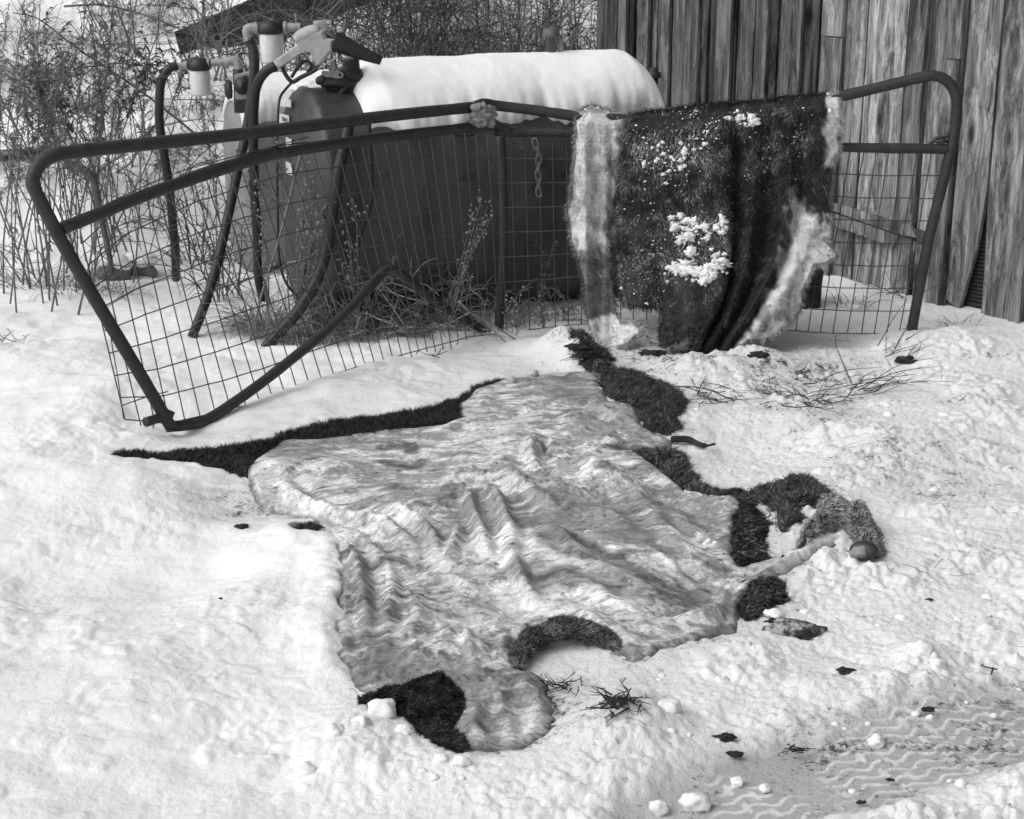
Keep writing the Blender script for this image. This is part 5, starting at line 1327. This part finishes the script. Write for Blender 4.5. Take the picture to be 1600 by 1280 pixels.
twigs(1400, 470, 8, .3, 'thin dry stems leaning by the barn foot behind the gate', 512, 'weeddark', 1.0)
twigs(1540, 470, 6, .35, 'bare stems standing at the hole in the barn wall', 513, 'weeddark', 1.6)
twigs(20, 540, 5, .14, 'drooping dry sprig at the left edge of the snow', 514, 'weeddark', .5)
twigs(680, 562, 5, .07, 'small dark sprig on the snow below the mesh', 515, 'debris', .5)
def scrap(x, y, w, label, seed, h=.4, mat='debris', name='dark_scrap', cat='scrap'):
    p = GH(x, y); r = w / F_PX * p[1] / 2; mb = MB()
    mb.blob((p[0], p[1], p[2] + r * h * .5 + .008), (r, r * .6, r * h), seed, .6, 2.8, 3)
    return tag(mb.build(name, M[mat], loc=p), label, cat)
p = GH(1240, 992); mb = MB()
mb.blob((p[0], p[1], p[2] + .012), (.072, .03, .026), 61, .4, 2.5, 3, dirt=1.15, ice=.75)
tag(mb.build('frozen_clod', M['snow'], loc=p), 'long dirty frozen clod on the snow right of the skin edge', 'clod')
for k, (x, y, w) in enumerate(((1205, 978, 22), (1228, 990, 20), (1258, 1000, 26))): scrap(x, y, w, ('dark scrap at the left end of the dirty clod', 'dark scrap on the middle of the dirty clod', 'dark scrap at the right end of the dirty clod')[k], 60 + k, .5)
for k, (x, y, w, lab) in enumerate(((1132, 1160, 34, 'black leaf scrap above the tyre track'), (1150, 1185, 26, 'dark crumbly scrap beside the tyre track'), (1320, 1055, 28, 'black curled leaf on the trodden snow'), (1452, 942, 12, 'small black leaf at the right of the snow'), (378, 828, 20, 'dark scrap on the snow left of the hide'), (345, 940, 8, 'tiny dark speck on the left snow'), (890, 1228, 14, 'dark scrap in the snow below the head end'), (1450, 1115, 20, 'dark scrap half under a snow lump at the right'), (1480, 1002, 14, 'dark scrap beside the snow lumps at the far right'), (1390, 1225, 14, 'dark scrap in the tyre track'), (1345, 1260, 16, 'dark scrap on the near tyre tread'), (1580, 1266, 16, 'dark scrap on the snow berm in the corner'), (1415, 568, 30, 'dark leaf caught on the twigs near the gate foot'), (930, 575, 44, 'dark frozen litter heap at the foot of the hanging hide'), (905, 548, 36, 'dark clod under the pale foot of the hanging hide'), (1020, 560, 40, 'dark scrap under the hem of the hanging hide'), (1185, 560, 30, 'dark scrap in the snow under the pale leg'))):
    scrap(x, y, w, lab, 80 + k, .35)
def stick(pts, Y, r, label, mat='paletwig'):
    ln = line(pts, Y, 16); mb = MB(); mb.tube(ln, np.linspace(r, r * .6, 16), 6)
    return tag(mb.build('dry_stick', M[mat], loc=ln[-1]), label, 'stick')
stick([(470, 240, 6.5), (440, 360, 6.45), (412, 450, 6.4), (391, 532, 6.42)], 6.45, .006, 'thin straight stick leaning against the tank end beside the cord', 'weed')
stick([(717, 471), (735, 488), (770, 508), (812, 535)], 6.5, .006, 'pale broken stick slanting down right below the gate upright')
stick([(735, 488), (712, 500), (690, 514)], 6.5, .004, 'pale twig forking left from the broken stick')
stick([(760, 502), (775, 520), (795, 540)], 6.48, .004, 'thin twig lying under the broken stick')
for k, (x0, y0, tops, lab) in enumerate(((812, 512, ((789, 467), (801, 464), (812, 452), (803, 478), (797, 470)), 'dried flower with pale heads right of the gate upright'), (850, 512, ((836, 484), (853, 470), (862, 480), (846, 492)), 'dried flower with pale heads near the pale leg of the hanging hide'), (560, 516, ((520, 330), (540, 345), (556, 320), (548, 380), (530, 400)), 'tall dried flower in front of the dark tank'), (700, 510, ((740, 330), (752, 312), (762, 322), (748, 345), (770, 335), (756, 360)), 'feathery dry weed left of the gate upright before the tank'), (470, 500, ((478, 262), (486, 285), (492, 310), (484, 330), (500, 350), (470, 300)), 'tall dry weed with beaded seed heads before the tank end'), (420, 500, ((404, 300), (412, 330), (408, 360), (416, 390), (402, 280)), 'beaded dry weed beside the straight hose'))):
    t = thing('dried_flower', lab, 'plant', P(x0, y0, 6.5)); st = MB(); hd_ = MB(); Yf = 6.5 if k < 4 else 6.46
    for x1, y1 in tops:
        q = line([(x0, y0), ((x0 + x1) / 2 + rnd.uniform(-8, 8), (y0 * .45 + y1 * .55)), (x1, y1)], Yf, 10); st.tube(q, np.linspace(.0028, .0012, 10), 4, caps=False)
        for j in range(16 if k > 1 else 5):
            c = q[9 - min(9, int(rnd.random() ** 1.5 * 6))] + np.array([rnd.gauss(0, .013), rnd.gauss(0, .012), rnd.gauss(0, .014)]); rr = rnd.uniform(.003, .007) if k > 1 else rnd.uniform(.004, .008)
            hd_.blob(c, rr, rnd.randint(0, 99), .4, 2, 1)
    st.build('stem', M['weed'], t); tag(hd_.build('seed_heads', M['paletwig'], t), kind='stuff')
# snow lumps
rnd.seed(31)
def lump(x, y, w, label, seed, h=.75, group=None, lev=3, amp=.36):
    p = GH(x, y); r = w / F_PX * p[1] / 2; mb = MB()
    mb.blob((p[0], p[1], p[2] + r * h * .55), (r, r * .85, r * h), seed, amp, 1.8, lev, dirt=.25, ice=0)
    return tag(mb.build('snow_lump', M['snow'], loc=p), label, 'snow lump', group)
for k, (x, y, w, lab) in enumerate(((598, 1122, 52, 'rounded white snow lump against the black muzzle fur'), (566, 1136, 34, 'smaller snow lump left of the one by the muzzle'), (524, 1150, 36, 'snow lump at the left end of the near berm'), (480, 1212, 40, 'broken snow lump low on the left of the berm'), (1043, 1116, 46, 'upright white snow block beside the dark straw clump'), (1084, 1262, 50, 'rounded snow lump at the bottom edge left of the tyre track'), (1152, 1226, 24, 'small white snow lump at the start of the tyre track'), (1128, 1068, 26, 'small snow lump above the dirty scrape'), (1148, 1052, 26, 'pointed snow lump left of the black curled leaf'), (1440, 1024, 44, 'large snow lump in the heap at the right'), (1462, 1046, 34, 'icy snow lump below the large one at the right'), (1500, 1228, 20, 'ball of snow on the tyre track'), (1484, 1222, 10, 'tiny ball of snow left of the ball on the track'), (1028, 1268, 34, 'snow lump at the bottom edge, left of the rounded one'), (630, 1150, 34, 'snow crumb under the black muzzle fur'), (720, 1196, 30, 'snow piece below the cut end of the hide'), (690, 1190, 26, 'snow piece beneath the black muzzle tip'), (1370, 1164, 32, 'white snow piece above the tyre track'), (1195, 1235, 20, 'white snow piece in the near tread'), (1210, 968, 34, 'flat snow piece above the dirty clod'))):
    lump(x, y, w, lab, 600 + k)
for k in range(150):
    r = rnd.random()
    if r < .6: x, y = rnd.uniform(1020, 1620), rnd.uniform(560, 1180)
    elif r < .8: x, y = rnd.uniform(880, 1620), rnd.uniform(1000, 1280)
    else: x, y = rnd.uniform(430, 960), rnd.uniform(1130, 1260)
    pt = Gs(np.array([[x, y]], float), .02)
    if y > 1130 + (1500 - x) * .12 and x > 1000 and rnd.random() < .8: continue
    if sdf(pt, FLESH_W)[0] > -.04 or any(sdf(pt, q)[0] > -.03 for q in FLAP_W.values()): continue
    lump(x, y, 8 * (2.6 ** rnd.random()), 'small broken snow clod on the trodden snow around the hide', 700 + k, rnd.uniform(.5, .8), 'small snow clods on the trodden ground', 2)
for o in list(bpy.data.objects):
    if '_o' in o: del o['_o']
